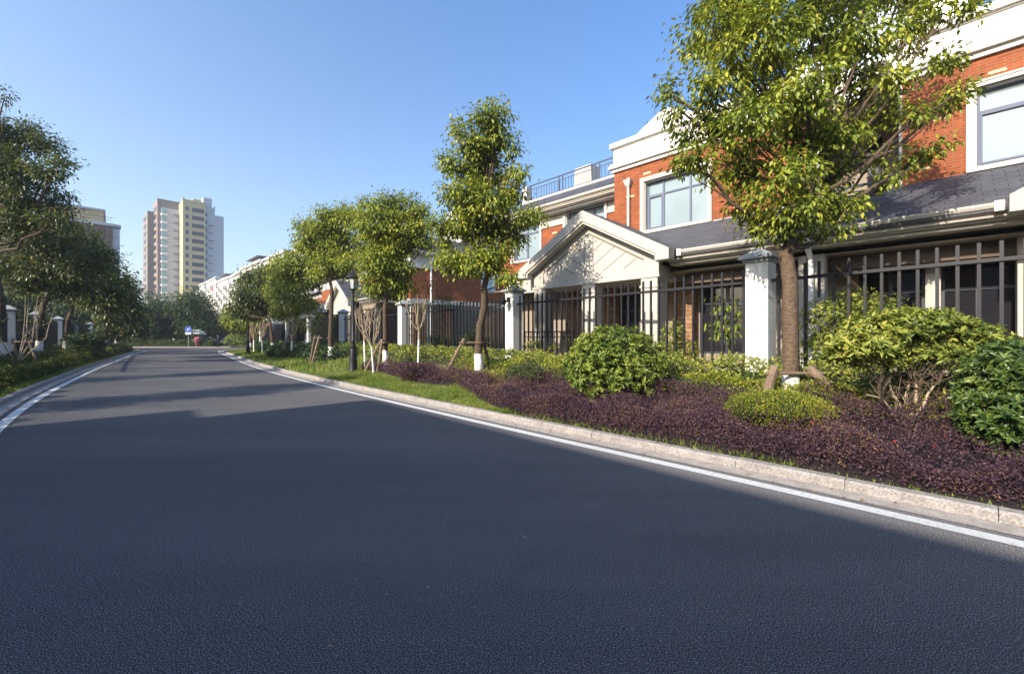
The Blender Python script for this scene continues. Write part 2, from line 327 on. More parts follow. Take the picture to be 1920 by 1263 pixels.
M['bark_far'] = bark('bark_far', (.03, .024, .019), (.07, .054, .042), 1.15)
M['bark_thin'] = bark('bark_thin', (.28, .21, .14), (.42, .33, .23), 1.05)
M['twig'] = speckle('twig', (.055, .04, .028), (.11, .08, .055), 9, .9, .3)
M['stake'] = speckle('stake', (.10, .07, .05), (.21, .155, .11), 10, .9, .6)
M['rope'] = mat('rope', (.13, .09, .06), .9)
# ------------------------------------------------------------------ road geometry (world metres)
Rp = [(17.1,-11.35),(10.5,-4.22),(6.6,-.02),(3.70,3.085),(2.25,4.615),(.33,6.57),(-1.75,8.77),(-3.79,10.94),(-6.0,13.35),(-9.3,17.1),(-12.66,21.1),(-17.4,27.1),(-23.3,34.8),(-28.4,41.3),(-31.6,46.2)]
Lp = [(10.9,-12.6),(4.6,-6.1),(-1.9,.55),(-5.3,3.9),(-8.62,7.19),(-11.65,10.5),(-15.0,14.5),(-20.2,20.9),(-27.0,29.6),(-34.3,39.0),(-39.6,46.2)]
def smooth_line(P, n=360):
    P = np.array(P, float); d = np.concatenate([[0], np.cumsum(np.linalg.norm(np.diff(P, axis=0), axis=1))])
    out = []
    for t in np.linspace(0, d[-1], n):
        i = min(max(np.searchsorted(d, t)-1, 0), len(P)-2); f = (t-d[i])/(d[i+1]-d[i])
        p0 = P[max(i-1, 0)]; p1 = P[i]; p2 = P[i+1]; p3 = P[min(i+2, len(P)-1)]
        out.append(.5*((2*p1)+(-p0+p2)*f+(2*p0-5*p1+4*p2-p3)*f*f+(-p0+3*p1-3*p2+p3)*f**3))
    out = np.array(out)
    for _ in range(30): out[1:-1] = (out[:-2]+2*out[1:-1]+out[2:])/4
    return out
RL = smooth_line(Rp); LL = smooth_line(Lp)
# the right kerb turns away to the right at the junction
def arc_end(line, side):
    p = line[-1]; d = unit((line[-1]-line[-8])[None])[0]; a0 = math.atan2(d[1], d[0]); tgt = 0.0 if side > 0 else math.pi
    r = 3.0; pts = []; ad = (tgt-a0); ad = (ad+math.pi) % (2*math.pi)-math.pi; n = 24; q = p.copy(); a = a0
    for i in range(n):
        a += ad/n; q = q+np.array([math.cos(a), math.sin(a)])*r*abs(ad)/n; pts.append(q.copy())
    for i in range(30): q = q+np.array([math.cos(tgt), math.sin(tgt)])*1.2; pts.append(q.copy())
    return np.vstack([line, pts])
RL = arc_end(RL, 1); LL = arc_end(LL, -1)
def normals(line):                                        # to the left of travel direction (travel = away from the camera)
    t = np.gradient(line, axis=0); t = unit(t); return np.stack([-t[:, 1], t[:, 0]], 1)
NR = -normals(RL); NL = normals(LL)                       # outward, away from the carriageway
def arclen(line): return np.concatenate([[0], np.cumsum(np.linalg.norm(np.diff(line, axis=0), axis=1))])
SR = arclen(RL); SL = arclen(LL)
i0 = np.argmin(np.linalg.norm(RL-np.array([1.58, 5.26]), axis=1)); SR = SR-SR[i0]
i0 = np.argmin(np.linalg.norm(LL-np.array([-8.62, 7.19]), axis=1)); SL = SL-SL[i0]
KB = .415; KT = .55                                       # kerb face and kerb back, measured from the middle of the white line
BERM = 4.4
def sm(x): x = np.clip(x, 0, 1); return x*x*(3-2*x)
def hR(d): return .09+.51*sm(d/BERM)                      # ground height at distance d behind the right kerb
def hL(d): return .09+.13*sm(d/2.5)
RLn, LLn = RL, LL
def nearest(line, N, S, X, Y):
    v = np.array([X, Y])-line; i = int(np.argmin((v**2).sum(1))); return float((v[i]*N[i]).sum()), float(S[i])
def ground(X, Y):
    d, s = nearest(RL, NR, SR, X, Y); e, s2 = nearest(LL, NL, SL, X, Y)
    if d > KT: return float(hR(d-KT))
    if e > KT: return float(hL(e-KT))
    return 0.0
def G(u, v, lift=0.0):                                    # pixel (u, v) of the photograph -> point on the terrain
    z = .2
    for _ in range(40):
        D = F*(1.5-z)/(v-632); X = (u-960)/F*D; z = .6*z+.4*(ground(X, D)+lift)
    return Vector((X, D, ground(X, D)))
def on_ground(u, D): X = (u-960)/F*D; return Vector((X, D, ground(X, D)))
def ptR(s, d):                                            # arrays: arclength s along the right kerb, distance d behind it
    x = np.interp(s, SR, RL[:, 0]); y = np.interp(s, SR, RL[:, 1]); nx = np.interp(s, SR, NR[:, 0]); ny = np.interp(s, SR, NR[:, 1])
    return x+nx*(d+KT), y+ny*(d+KT)
def ptL(s, d):
    x = np.interp(s, SL, LL[:, 0]); y = np.interp(s, SL, LL[:, 1]); nx = np.interp(s, SL, NL[:, 0]); ny = np.interp(s, SL, NL[:, 1])
    return x+nx*(d+KT), y+ny*(d+KT)

def strip(name, line, N, a, b, za, zb, m, i_from=0, i_to=None, kind='structure'):
    L = line[i_from:i_to]; n = N[i_from:i_to]; k = len(L)
    A = np.c_[L+n*a, np.full(k, za)]; B = np.c_[L+n*b, np.full(k, zb)]
    v = np.concatenate([A, B]); i = np.arange(k-1)[:, None]
    f = i+np.array([0, 1, k+1, k]); o = mesh_np(name, v, [f], m); o["kind"] = kind; return o
# ground sheet to the horizon
g = MB(); g.add([(-900, -400, -.03), (900, -400, -.03), (900, 1200, -.03), (-900, 1200, -.03)], [(0, 1, 2, 3)]); o = g.build('ground', M['turf']); o['kind'] = 'structure'
# carriageway
nR, nL = 360, 360
k = 160; tr = np.linspace(0, nR-1, k).astype(int); tl = np.linspace(0, nL-1, k).astype(int)
A = np.c_[(RL+NR*KB)[tr], np.zeros(k)]; B = np.c_[(LL+NL*KB)[tl], np.zeros(k)]; i = np.arange(k-1)[:, None]
o = mesh_np('road', np.concatenate([A, B]), [i+np.array([0, k, k+1, 1])], M['asphalt']); o['kind'] = 'structure'
g = MB(); yj = 45.2; g.add([(-110, yj, -.004), (30, yj, -.004), (30, 60.5, -.004), (-110, 60.5, -.004)], [(0, 1, 2, 3)]); o = g.build('crossing_road', M['asphalt']); o['kind'] = 'structure'
for nm, line, N in (('road_marking_right', RL, NR), ('road_marking_left', LL, NL)):
    strip(nm, line, N, -.075, .075, .004, .004, M['paint'], 0, 372)
for nm, line, N in (('gutter_right', RL, NR), ('gutter_left', LL, NL)):
    strip(nm, line, N, .168, KB+.02, .006, .008, M['gutter'])
# kerbstones: one run of stones with open joints
def kerb(name, line, N, S):
    mb = MB(); s = S[0]; e = S[-1]; X = lambda s, off: (np.interp(s, S, line[:, 0])+np.interp(s, S, N[:, 0])*off, np.interp(s, S, line[:, 1])+np.interp(s, S, N[:, 1])*off)
    while s < e-.1:
        s1 = min(s+.99, e); ss = np.linspace(s+.004, s1-.002, 4); h = .102+random.uniform(-.003, .003); f = random.uniform(-.004, .004)
        prof = [(KB+f, -.02), (KB+f, h-.02), (KB+f+.018, h), (KT+f, h), (KT+f, -.02)]
        vs = []
        for t in ss:
            for off, z in prof: p = X(t, off); vs.append((p[0], p[1], z))
        n = len(prof); fs = [(i*n+j, i*n+(j+1) % n, (i+1)*n+(j+1) % n, (i+1)*n+j) for i in range(3) for j in range(n)]
        fs += [tuple(range(n)), tuple(3*n+j for j in range(n-1, -1, -1))]
        mb.add(vs, fs); s = s1
    o = mb.build(name, M['kerb']); o['kind'] = 'structure'; return o
kerb('kerb_right', RL, NR, SR); kerb('kerb_left', LL, NL, SL)
strip('kerb_bedding_right', RL, NR, KB+.012, KT-.01, .068, .068, M['groove']); strip('kerb_bedding_left', LL, NL, KB+.012, KT-.01, .068, .068, M['groove'])
# planted berms
def berm(name, line, N, hf, dmax, m, n_to):
    ds = np.concatenate([np.linspace(0, dmax, 16), [dmax+10, dmax+70]]); L = line[:n_to]; n = N[:n_to]; k = len(L)
    # straighten the far offsets so they do not cross
    rows = []
    n2 = n.copy(); mean = unit(n.mean(0)[None])[0]
    for d in ds:
        w = min(max((d-dmax)/20, 0), 1); nn = unit(n2*(1-w)+mean*w)
        z = hf(np.array(d))+0*L[:, 0]
        if d == 0: z = z-.03
        rows.append(np.c_[L+n*(KT-.02)+nn*d, z])
    v = np.concatenate(rows); fs = []
    i = np.arange(k-1)[:, None]
    for r in range(len(ds)-1): fs.append(i+np.array([r*k, r*k+1, (r+1)*k+1, (r+1)*k]))
    o = mesh_np(name, v, fs, m, smooth=True); o['kind'] = 'structure'; return o
berm('ground_right', RL, NR, hR, 5.2, M['turf'], 386); berm('ground_left', LL, NL, hL, 4.0, M['turf'], 386)
# far side of the junction: kerb and verge
g = MB(); g.box(-110, 30, 60.5, 60.66, -.02, .12); o = g.build('kerb_far', M['kerb']); o['kind'] = 'structure'
g = MB(); g.box(-110, 30, 60.66, 110, -.02, .11); o = g.build('verge_far', M['turf']); o['kind'] = 'structure'

# ------------------------------------------------------------------ houses (built in the street frame, origin shifted to each root)
def wall_open(mb, x0, x1, z0, z1, y0, y1, ops):
    """wall from x0..x1, z0..z1 with rectangular openings (a0, a1, b0, b1)"""
    xs = sorted({x0, x1, *[a for o in ops for a in o[:2] if x0 < a < x1]}); zs = sorted({z0, z1, *[b for o in ops for b in o[2:] if z0 < b < z1]})
    for i in range(len(xs)-1):
        run = None
        for j in range(len(zs)-1):
            cx = (xs[i]+xs[i+1])/2; cz = (zs[j]+zs[j+1])/2
            hole = any(a[0] < cx < a[1] and a[2] < cz < a[3] for a in ops)
            if not hole: run = [zs[j], zs[j+1]] if run is None else [run[0], zs[j+1]]
            if hole or j == len(zs)-2:
                if run: mb.box(xs[i], xs[i+1], y0, y1, run[0], run[1]); run = None
def window(par, off, x0, x1, z0, z1, y, cols, transom=.72, trim=.10, glass='glass_pale', frame='frame', trimmat='trim', depth=.17, lab=None, fw=.055, sill=True):
    """trim surround proud of the wall; frame and panes set back in the reveal"""
    t = MB(off); w = trim
    t.box(x0-w, x0, y-.055, y+.02, z0-w, z1+w); t.box(x1, x1+w, y-.055, y+.02, z0-w, z1+w)
    t.box(x0, x1, y-.055, y+.02, z1, z1+w); t.box(x0, x1, y-.055, y+.02, z0-w, z0)
    t.box(x0-w-.025, x0-w+.02, y-.075, y+.01, z0-w-.001, z1+w+.025); t.box(x1+w-.02, x1+w+.025, y-.075, y+.01, z0-w-.001, z1+w+.025)
    t.box(x0-w+.02, x1+w-.02, y-.075, y+.01, z1+w-.02, z1+w+.025)
    t.box(x0-.0, x0+.03, y+.0201, y+depth+.05, z0, z1); t.box(x1-.03, x1, y+.0201, y+depth+.05, z0, z1)
    t.box(x0+.03, x1-.03, y+.0201, y+depth+.05, z1-.03, z1); t.box(x0+.03, x1-.03, y+.0201, y+depth+.05, z0, z0+.02)
    win = t.build('window', M[trimmat], par)
    if lab: win['label'] = lab
    a, b, c, d = x0+.03, x1-.03, z0+.02, z1-.03; fy = y+depth
    f = MB(off); f.box(a, a+fw, fy, fy+.06, c, d); f.box(b-fw, b, fy, fy+.06, c, d); f.box(a+fw, b-fw, fy, fy+.06, d-fw, d); f.box(a+fw, b-fw, fy, fy+.06, c, c+fw)
    zt = c+(d-c)*transom; f.box(a+fw, b-fw, fy-.004, fy+.06, zt-fw/2, zt+fw/2)
    xs = [a+fw]+[a+fw+(b-a-2*fw)*q for q in cols]+[b-fw]
    for xm in xs[1:-1]: f.box(xm-fw*.55, xm+fw*.55, fy-.008, fy+.058, c+fw, d-fw)
    # casement in the first bay
    f.box(xs[0], xs[1]-fw*.55, fy-.02, fy-.004, zt-fw*1.2, zt-fw*.5); f.box(xs[0], xs[1]-fw*.55, fy-.02, fy-.004, c+fw, c+fw*1.8)
    f.box(xs[0], xs[0]+fw*.7, fy-.02, fy-.004, c+fw*1.8, zt-fw*1.2); f.box(xs[1]-fw*1.25, xs[1]-fw*.55, fy-.02, fy-.004, c+fw*1.8, zt-fw*1.2)
    f.build('frame', M[frame], win)
    p = MB(off); p.box(a+.01, b-.01, fy+.03, fy+.045, c+.01, d-.01); p.build('pane', M[glass], win)
    return win
def cornice(mb, x0, x1, y, z, steps):
    """mouldings proud of the face y: (z0, z1, projection) relative to z; wraps round both ends"""
    for a, b, p in steps: mb.box(x0-p, x1+p, y-p, y+.3, z+a, z+b)
def gutter_run(name, par, off, x0, x1, y, z):
    mb = MB(off)
    prof = [(y, z+.0), (y+.005, z-.035), (y+.04, z-.085), (y+.13, z-.10), (y+.13, z-.02), (y+.03, z-.02), (y+.02, z)]
    mb.prism_x(prof, x0, x1)
    return mb.build(name, M['trim'], par)
def eave(par, off, x0, x1, y, z, ywall, ends=True):
    """boxed eave with two mouldings below the gutter"""
    mb = MB(off)
    mb.prism_x([(y+.131, z-.15), (y+.131, z-.02), (y+.5, z-.02), (y+.5, z-.15)], x0, x1)
    mb.prism_x([(y+.20, z-.19), (y+.20, z-.151), (y+.5, z-.151), (y+.5, z-.19)], x0, x1)
    mb.prism_x([(y+.12, z-.235), (y+.10, z-.20), (y+.17, z-.191), (y+.5, z-.191), (y+.5, z-.25), (y+.16, z-.25)], x0, x1)
    mb.prism_x([(y+.20, z-.275), (y+.20, z-.251), (y+.5, z-.251), (y+.5, z-.275)], x0, x1)
    mb.box(x0, x1, y+.30, ywall, z-.34, z-.276)
    return mb.build('eave', M['trim'], par)
def pipe(par, off, x, y, z0, z1, hopper=True, m='trim'):
    mb = MB(off); mb.tube([(x, y, z0), (x, y, z1)], .05, 10)
    for z in np.arange(z0+.3, z1, 1.1): mb.box(x-.065, x+.065, y-.03, y+.09, z, z+.035)
    if hopper: mb.frustum(x, y, z1-.02, z1+.14, .13, .24); mb.box(x-.135, x+.135, y-.13, y+.13, z1+.141, z1+.2); mb.lathe(x, y, [(.07, z1+.201), (.06, z1+.26), (.01, z1+.3)], 10)
    return mb.build('downpipe', M[m], par)
def portico(par, off, xl, xr, yf, yw, ze, za, zb, cols=3):
    """gabled porch: rakes, recessed pediment with chevron grooves, beam, columns and slate roof"""
    xc = (xl+xr)/2; hw = (xr-xl)/2; th = .30; sl = (za-ze)/hw; cx = .36
    rk = MB(off)
    rk.prism_y([(xl, ze-th*.95), (xl+cx, ze-th*.95), (xl+cx, ze+sl*cx-th*1.05), (xc, za-th*1.12), (xc, za), (xl, ze)], yf, yf+.34)
    rk.prism_y([(xr-cx, ze-th*.95), (xr, ze-th*.95), (xr, ze), (xc, za), (xc, za-th*1.12), (xr-cx, ze+sl*cx-th*1.05)], yf, yf+.34)
    rk.build('rake', M['beige'], par)
    r2 = MB(off); t2 = .07
    for sgn in (-1, 1):
        x_e = xc+sgn*(hw-cx); pts = [(x_e, ze+sl*cx-th*1.05-.001), (xc, za-th*1.12-.001), (xc, za-th*1.12-t2), (x_e-sgn*.05, ze+sl*(cx+.05)-th*1.05-t2)]
        pts2 = [(x_e-sgn*.06, ze-th*.95), (x_e, ze-th*.95), (x_e, ze+sl*cx-th*1.05-.001), (x_e-sgn*.06, ze+sl*(cx+.05)-th*1.05-t2)]
        for p in (pts, pts2):
            if sgn > 0: p = p
            r2.prism_y(p, yf+.05, yf+.33)
    r2.build('moulding', M['trim'], par)
    zp0 = ze-.62; xp0, xp1 = xl+cx+.10, xr-cx-.10
    pd = MB(off); yp = yf+.36
    zin = ze+sl*(cx+.1)-th*1.05
    pd.prism_y([(xp0, zp0), (xp1, zp0), (xp1, zin), (xc, za-th*1.12), (xp0, zin)], yp, yp+.22)
    ped = pd.build('pediment', M['beige'], par)
    gr = MB(off); yg = yp-.006; w = .022
    def seg(xa, za_, xb, zb_, ww=w, y=yg):
        dx, dz = xb-xa, zb_-za_; L = math.hypot(dx, dz); nx, nz = -dz/L*ww/2, dx/L*ww/2
        gr.prism_y([(xa-nx, za_-nz), (xb-nx, zb_-nz), (xb+nx, zb_+nz), (xa+nx, za_+nz)], y, y+.012)
    inl = .50; slp = sl; top = za-th*1.12-.34; base = ze-.34; hx_ = (hw-cx-inl-.05); ztip = lambda x: top-abs(x-xc)*slp
    for sgn in (-1, 1):
        xe = xc+sgn*hx_; seg(xc, top, xe, ztip(xe), .05)
        seg(xe, ztip(xe)+.02, xe, ztip(xe)-.35, .05) if sgn < 0 else None
        seg(xc+sgn*.17, top-.17*slp-.03, xc+sgn*.17, base)
        # diagonal boards fall towards the centre post
        for q in range(4):
            xa = xc+sgn*(.17+(hx_-.17)*(q+1)/4.6); zt_ = ztip(xa)-.04
            if q == 3: ln = .62
            zb_ = max(base, zt_-(xa-xc)*sgn*.82)
            dx = min(abs(xa-xc)-.17, (zt_-base)/.62); seg(xa, zt_, xa-sgn*dx, zt_-.62*dx)
    gr.build('groove', M['groove'], ped)
    bm = MB(off); bm.box(xp0-.04, xp1+.04, yp-.05, yp+.26, zp0-.07, zp0-.001); bm.box(xp0+.05, xp1-.05, yp+.221, yw-.01, zp0-.04, zp0+.30); bm.build('beam', M['beige'], par)
    # slate slopes
    rf = MB(off); t = .07
    for sgn in (-1, 1):
        xe = xc+sgn*(hw-.02)
        vs = [(xc, yf+.08, za+.015), (xe, yf+.08, ze+.015), (xe, yw, ze+.015), (xc, yw, za+.015)]
        vs2 = [(a, b, c-t) for a, b, c in vs]; rf.add(vs+vs2, [(0, 1, 2, 3), (7, 6, 5, 4), (0, 4, 5, 1), (1, 5, 6, 2), (2, 6, 7, 3), (3, 7, 4, 0)])
    rf.build('porch_roof', M['slate'], par)
    r = .25
    for xcol in np.linspace(xp0+.28, xp1-.28, cols):
        c = MB(off); c.box(xcol-r, xcol+r, yp-.02, yp+.46, zb, zp0-.071); c.box(xcol-r-.04, xcol+r+.04, yp-.06, yp+.5, zb, zb+.3); c.box(xcol-r-.03, xcol+r+.03, yp-.05, yp+.49, zp0-.35, zp0-.28)
        c.build('column', M['beige'], par)

GZ = .6
def lean_roof(par, off, x0, x1, y0, z0, y1, z1, left_hip=False):
    mb = MB(off); t = .08; dx = (y1-y0) if left_hip else 0
    vs = [(x0, y0, z0), (x1, y0, z0), (x1, y1, z1), (x0+dx, y1, z1)]; vs2 = [(a, b, c-t) for a, b, c in vs]
    mb.add(vs+vs2, [(0, 1, 2, 3), (7, 6, 5, 4), (0, 4, 5, 1), (1, 5, 6, 2), (2, 6, 7, 3), (3, 7, 4, 0)])
    return mb.build('lean_to_roof', M['slate'], par)
def railing(par, off, x0, x1, y, z, h, m='iron_blue', post=2.35):
    n = max(1, round((x1-x0)/post)); mb = MB(off); mb.box(x0, x1, y-.03, y+.03, z+h-.045, z+h); mb.box(x0, x1, y-.015, y+.015, z+h*.72, z+h*.72+.03); mb.box(x0, x1, y-.015, y+.015, z+.06, z+.09)
    for i in range(n+1):
        x = x0+(x1-x0)*i/n
        for dx in (-.11, .11):
            if x0 <= x+dx <= x1: mb.box(x+dx-.022, x+dx+.022, y-.022, y+.022, z, z+h-.046)
    r = mb.build('railing', M[m], par); b = MB(off)
    k = int((x1-x0)/.16)
    for i in range(1, k): x = x0+(x1-x0)*i/k; b.box(x-.011, x+.011, y-.011, y+.011, z+.091, z+h*.72-.001)
    b.build('baluster', M[m], r); return r

# ---- near house -------------------------------------------------------------------------------
yA = 13.6; xA0 = hx(1152, yA); xRec0 = hx(1528, yA); xRec1 = hx(1692, yA); xA1 = 7.2
offA = (xA0, yA, GZ)
HA = empty('house', h2w(*offA), HROT, 'nearest brick house, with white parapets, slate lean to roof and beige gabled porch', 'house', 'brick houses behind the right hand fence')
w1 = (hx(1203, yA)+.10, hx(1334, yA)-.10, 5.16, 6.86); w2 = (hx(1812, yA)+.12, hx(1812, yA)+.12+2.2, 5.16, 6.86)
ZC = 7.50
mb = MB(offA)
wall_open(mb, xA0, xRec0, 4.7, ZC, yA, yA+.3, [w1]); mb.box(xA0, xA0+.3, yA+.3, yA+8, 4.7, ZC)
mb.build('brick_wall', M['brick'], HA)
mb = MB(offA); wall_open(mb, xRec1, xA1, 4.7, ZC, yA, yA+.3, [w2]); mb.build('brick_wall', M['brick'], HA)
# cream accent bricks, a few mm proud
for (u, v) in ((1213, 325), (1183, 369), (1385, 388), (1765, 222), (1728, 317), (1870, 134)):
    xx = hx(u, yA); zz = hz(u, v, yA); pieces('accent_brick', M['cream'], HA, offA, [(xx-.13, xx+.13, yA-.004, yA+.02, zz-.028, zz+.028)])
win = window(HA, offA, *w1, yA, [.27, .73], lab='three bay window over the lean to roof beside the white downpipe')
window(HA, offA, *w2, yA, [.40, .75], lab='first floor window at the right beyond the recessed balcony')
def parapet(x0, x1, xp=None):
    mb = MB(offA)
    mb.box(x0-.02, x1+.02, yA-.02, yA+.32, ZC, 8.36)
    mb.prism_x([(yA-.05, 7.52), (yA-.02, 7.52), (yA-.02, 7.62), (yA-.05, 7.62)], x0-.05, x1+.05)
    mb.box(x0-.08, x1+.08, yA-.08, yA+.1, ZC-.02, ZC+.10); mb.box(x0-.16, x1+.16, yA-.17, yA+.1, ZC+.101, ZC+.20)
    mb.prism_x([(yA-.165, ZC+.2), (yA+.0, ZC+.2), (yA+.0, ZC+.33), (yA-.025, ZC+.33)], x0-.14, x1+.14)
    mb.build('cornice', M['white'], HA)
    c = MB(offA); c.box(x0-.13, x1+.13, yA-.13, yA+.36, 8.361, 8.53); c.box(x0-.06, x1+.06, yA-.06, yA+.33, 8.32, 8.3605)
    if xp:
        xa = hx(xp, yA); c.prism_y([(xa-1.05, 8.531), (xa+1.05, 8.531), (xa+.72, 8.72), (xa+.08, 9.06), (xa-.08, 9.06), (xa-.72, 8.72)], yA-.13, yA+.30)
    cp = c.build('parapet_cap', M['white'], HA)
    if xp:
        g = MB(offA)
        for sgn in (-1, 1): g.prism_y([(xa, 8.86), (xa, 8.90), (xa+sgn*.34, 8.74), (xa+sgn*.34, 8.70)], yA-.16, yA-.13)
        g.build('moulding', M['trim'], cp)
parapet(xA0, xRec0, 1250); parapet(xRec1, xA1)
# recessed balcony
yR = yA+1.7
mb = MB(offA); mb.box(xRec0, xRec1, yR, yR+.2, 4.7, 7.4); mb.box(xRec0, xRec1, yA+.3, yR, 7.3, 7.45); mb.box(xRec0, xRec1, yA+.3, yR, 4.7, 4.95)
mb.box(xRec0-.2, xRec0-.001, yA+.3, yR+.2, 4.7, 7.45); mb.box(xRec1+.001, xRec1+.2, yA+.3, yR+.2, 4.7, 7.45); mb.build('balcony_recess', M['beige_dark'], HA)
mb = MB(offA); mb.box(xRec0+.001, xRec1-.001, yA-.02, yA+.28, 4.9, 5.05); mb.box(xRec1-.06, xRec1-.001, yA-.02, yA+.2, 5.051, 7.35); mb.box(xRec0+.001, xRec0+.10, yA-.02, yA+.2, 5.051, 7.35); mb.build('balcony_sill', M['trim'], HA)
rr = MB(offA); rr.tube([(xRec0+.1, yA+.05, 5.28), (xRec1-.06, yA+.05, 5.28)], .035, 8); rr.tube([(xRec0+.1, yA+.05, 5.14), (xRec1-.06, yA+.05, 5.14)], .018, 8)
for q in (.02, .35, .68, .93): xx = xRec0+.1+(xRec1-.16-xRec0)*q; rr.box(xx-.015, xx+.015, yA+.035, yA+.065, 5.051, 5.26)
rr.build('balcony_rail', M['frame'], HA)
mb = MB(offA); mb.box(xRec0+.9, xRec1-.5, yR-.05, yR-.001, 4.95, 6.9); mb.build('balcony_door', M['glass_dark'], HA)
mb = MB(offA); mb.box(xRec0+.001, xRec1-.001, yA+.1, yA+.3, 7.46, 8.3); mb.box(xRec0+.001, xRec1-.001, yA-.1, yA+.5, 7.30, 7.459); mb.build('terrace_wall', M['white'], HA)
# glass room on the roof terrace
gx0, gx1, gy = xRec0-.6, xRec1+1.1, yA+.75
mb = MB(offA); mb.box(gx0, gx1, gy+.03, gy+.05, 7.9, 10.4); mb.box(gx1-.05, gx1-.03, gy+.05, gy+3, 7.9, 10.4); gl = mb.build('glass_room', M['glass_blue'], HA)
mb = MB(offA)
for xx in np.linspace(gx0, gx1-.06, 6): mb.box(xx, xx+.06, gy, gy+.08, 7.9, 10.4)
for zz in (7.9, 8.75, 9.5, 10.34): mb.box(gx0, gx1, gy-.005, gy+.085, zz, zz+.06)
mb.build('frame', M['acwhite'], gl)
mb = MB(offA); mb.box(gx0-.2, gx1+.2, gy-.2, gy+3, 10.41, 10.5); mb.build('glass_room_roof', M['frame'], HA)
# main body behind, flat roof
mb = MB(offA); mb.box(xA0+.31, xA1-.1, yR+.25, yA+8, GZ, 7.9); mb.build('house_core', M['interior'], HA)
mb = MB(offA); mb.box(xA0+.3, xRec0-.2, yA+.32, yR+.24, 7.8, 7.9); mb.build('flat_roof', M['capstone'], HA)
pipe(HA, offA, hx(1180, yA), yA-.07, 5.05, 6.85)
# lean-to roofs, gutter and eave
yG = 11.3; xPL, xPR = hx(971, 10.88), hx(1253.6, 10.88); xP2 = hx(1893, 10.88)
lean_roof(HA, offA, (xPL+xPR)/2, xP2+3, yG+.06, 3.80, yA-.002, 5.06)
lean_roof(HA, offA, hx(945, yG), (xPL+xPR)/2-.001, yG+.06, 3.80, yA+.98, 5.06)
mb = MB(offA); mb.prism_x([(yA-.05, 5.04), (yA-.003, 5.09), (yA-.003, 5.03)], w1[1]+.16, xRec0); mb.build('flashing', M['capstone'], HA)
gutter_run('gutter', HA, offA, xPR+.02, xP2-.02, yG, 3.86)
mb = MB(offA)
pieces('gutter_end', M['trim'], HA, offA, [(xx-.05, xx+.07, yG-.03, yG+.14, 3.70, 3.885) for xx in (xPR+.08, xP2-.10)])
eave(HA, offA, xPR-.3, xP2+.3, yG, 3.86, 13.2)
portico(HA, offA, xPL, xPR, 10.88, yA+1.1, 3.87, 5.46, GZ)
portico(HA, offA, xP2, xP2+(xPR-xPL), 10.88, yA, 3.87, 5.46, GZ)
mb = MB(offA); mb.box(hx(945, yG), xPL+.3, yG+.25, yG+.5, 3.15, 3.78); mb.build('side_beam', M['beige'], HA)
# beam under the eave and ground floor wall with dark openings
mb = MB(offA); mb.box(xPR-.2, xP2+.3, 12.35, 12.55, 3.05, 3.359); mb.build('eave_beam', M['interior'], HA)  # the beam's dark colour stands in for shade under the eave
yW = 13.3
gops = [(hx(1070, yW), hx(1118, yW), .9, 3.0), (hx(1150, yW), hx(1200, yW), .75, 3.0), (hx(1312, yW), hx(1420, yW), 1.0, 3.1), (hx(1610, yW), hx(1735, yW), .8, 3.12), (hx(1764, yW), hx(1912, yW), .8, 3.12)]
gops = [(a, b, c, d) for a, b, c, d in gops]
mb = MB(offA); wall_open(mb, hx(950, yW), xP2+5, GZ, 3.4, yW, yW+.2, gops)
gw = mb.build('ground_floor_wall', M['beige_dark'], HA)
for i, (a, b, c, d) in enumerate(gops):
    f = MB(offA); w = .06; f.box(a, a+w, yW+.02, yW+.1, c, d); f.box(b-w, b, yW+.02, yW+.1, c, d); f.box(a+w, b-w, yW+.02, yW+.1, d-w, d); f.box(a+w, b-w, yW+.02, yW+.1, c, c+w)
    f.box(a+w, b-w, yW+.015, yW+.1, d-.62, d-.56); n = max(2, int((b-a)/.75))
    for j in range(1, n): xx = a+(b-a)*j/n; f.box(xx-.04, xx+.04, yW+.01, yW+.1, c+w, d-w)
    fo = f.build('garden_door', M['frame_dark'], HA); p = MB(offA); p.box(a, b, yW+.05, yW+.06, c, d); p.build('pane', M['glass_dark'], fo)
# rubble-faced piers
pieces('stone_pier', M['stone'], HA, offA, [(hx(ua, 12.9), hx(ub, 12.9), 12.9, yW-.001, GZ, 3.35) for ua, ub in ((1060, 1092), (1122, 1150), (1262, 1300))])
pieces('pier', M['beige'], HA, offA, [(hx(ua, yy), hx(ub, yy), yy, yy+.35, GZ, 3.4) for ua, ub, yy in ((1497, 1512, 11.9), (1524, 1546, 11.9), (1735, 1764, 12.9), (1908, 1935, 12.2))])
pb_ = MB(offA); xd = hx(1519, 11.7); pb_.tube([(xd, 11.38, 3.74), (xd, 11.40, 3.55), (xd, 11.75, 3.30), (xd, 11.78, 3.1), (xd, 11.78, .7)], .055, 10)
pb_.build('downpipe', M['acwhite'], HA)
mb = MB(offA); mb.prism_y([(hx(1556, 12.2), 3.22), (hx(1562, 12.2), 3.22), (hx(1612, 12.2), 2.62), (hx(1606, 12.2), 2.62)], 12.2, 12.26); mb.build('timber_brace', M['wood'], HA)
# ceiling behind the eave keeps the porch in shade
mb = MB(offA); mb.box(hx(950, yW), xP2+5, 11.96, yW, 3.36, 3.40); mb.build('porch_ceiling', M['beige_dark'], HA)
mb = MB(offA); mb.box(hx(950, yW), xP2+5, yG-.4, yW, GZ-.05, GZ+.06); mb.build('terrace_floor', M['gutter'], HA)
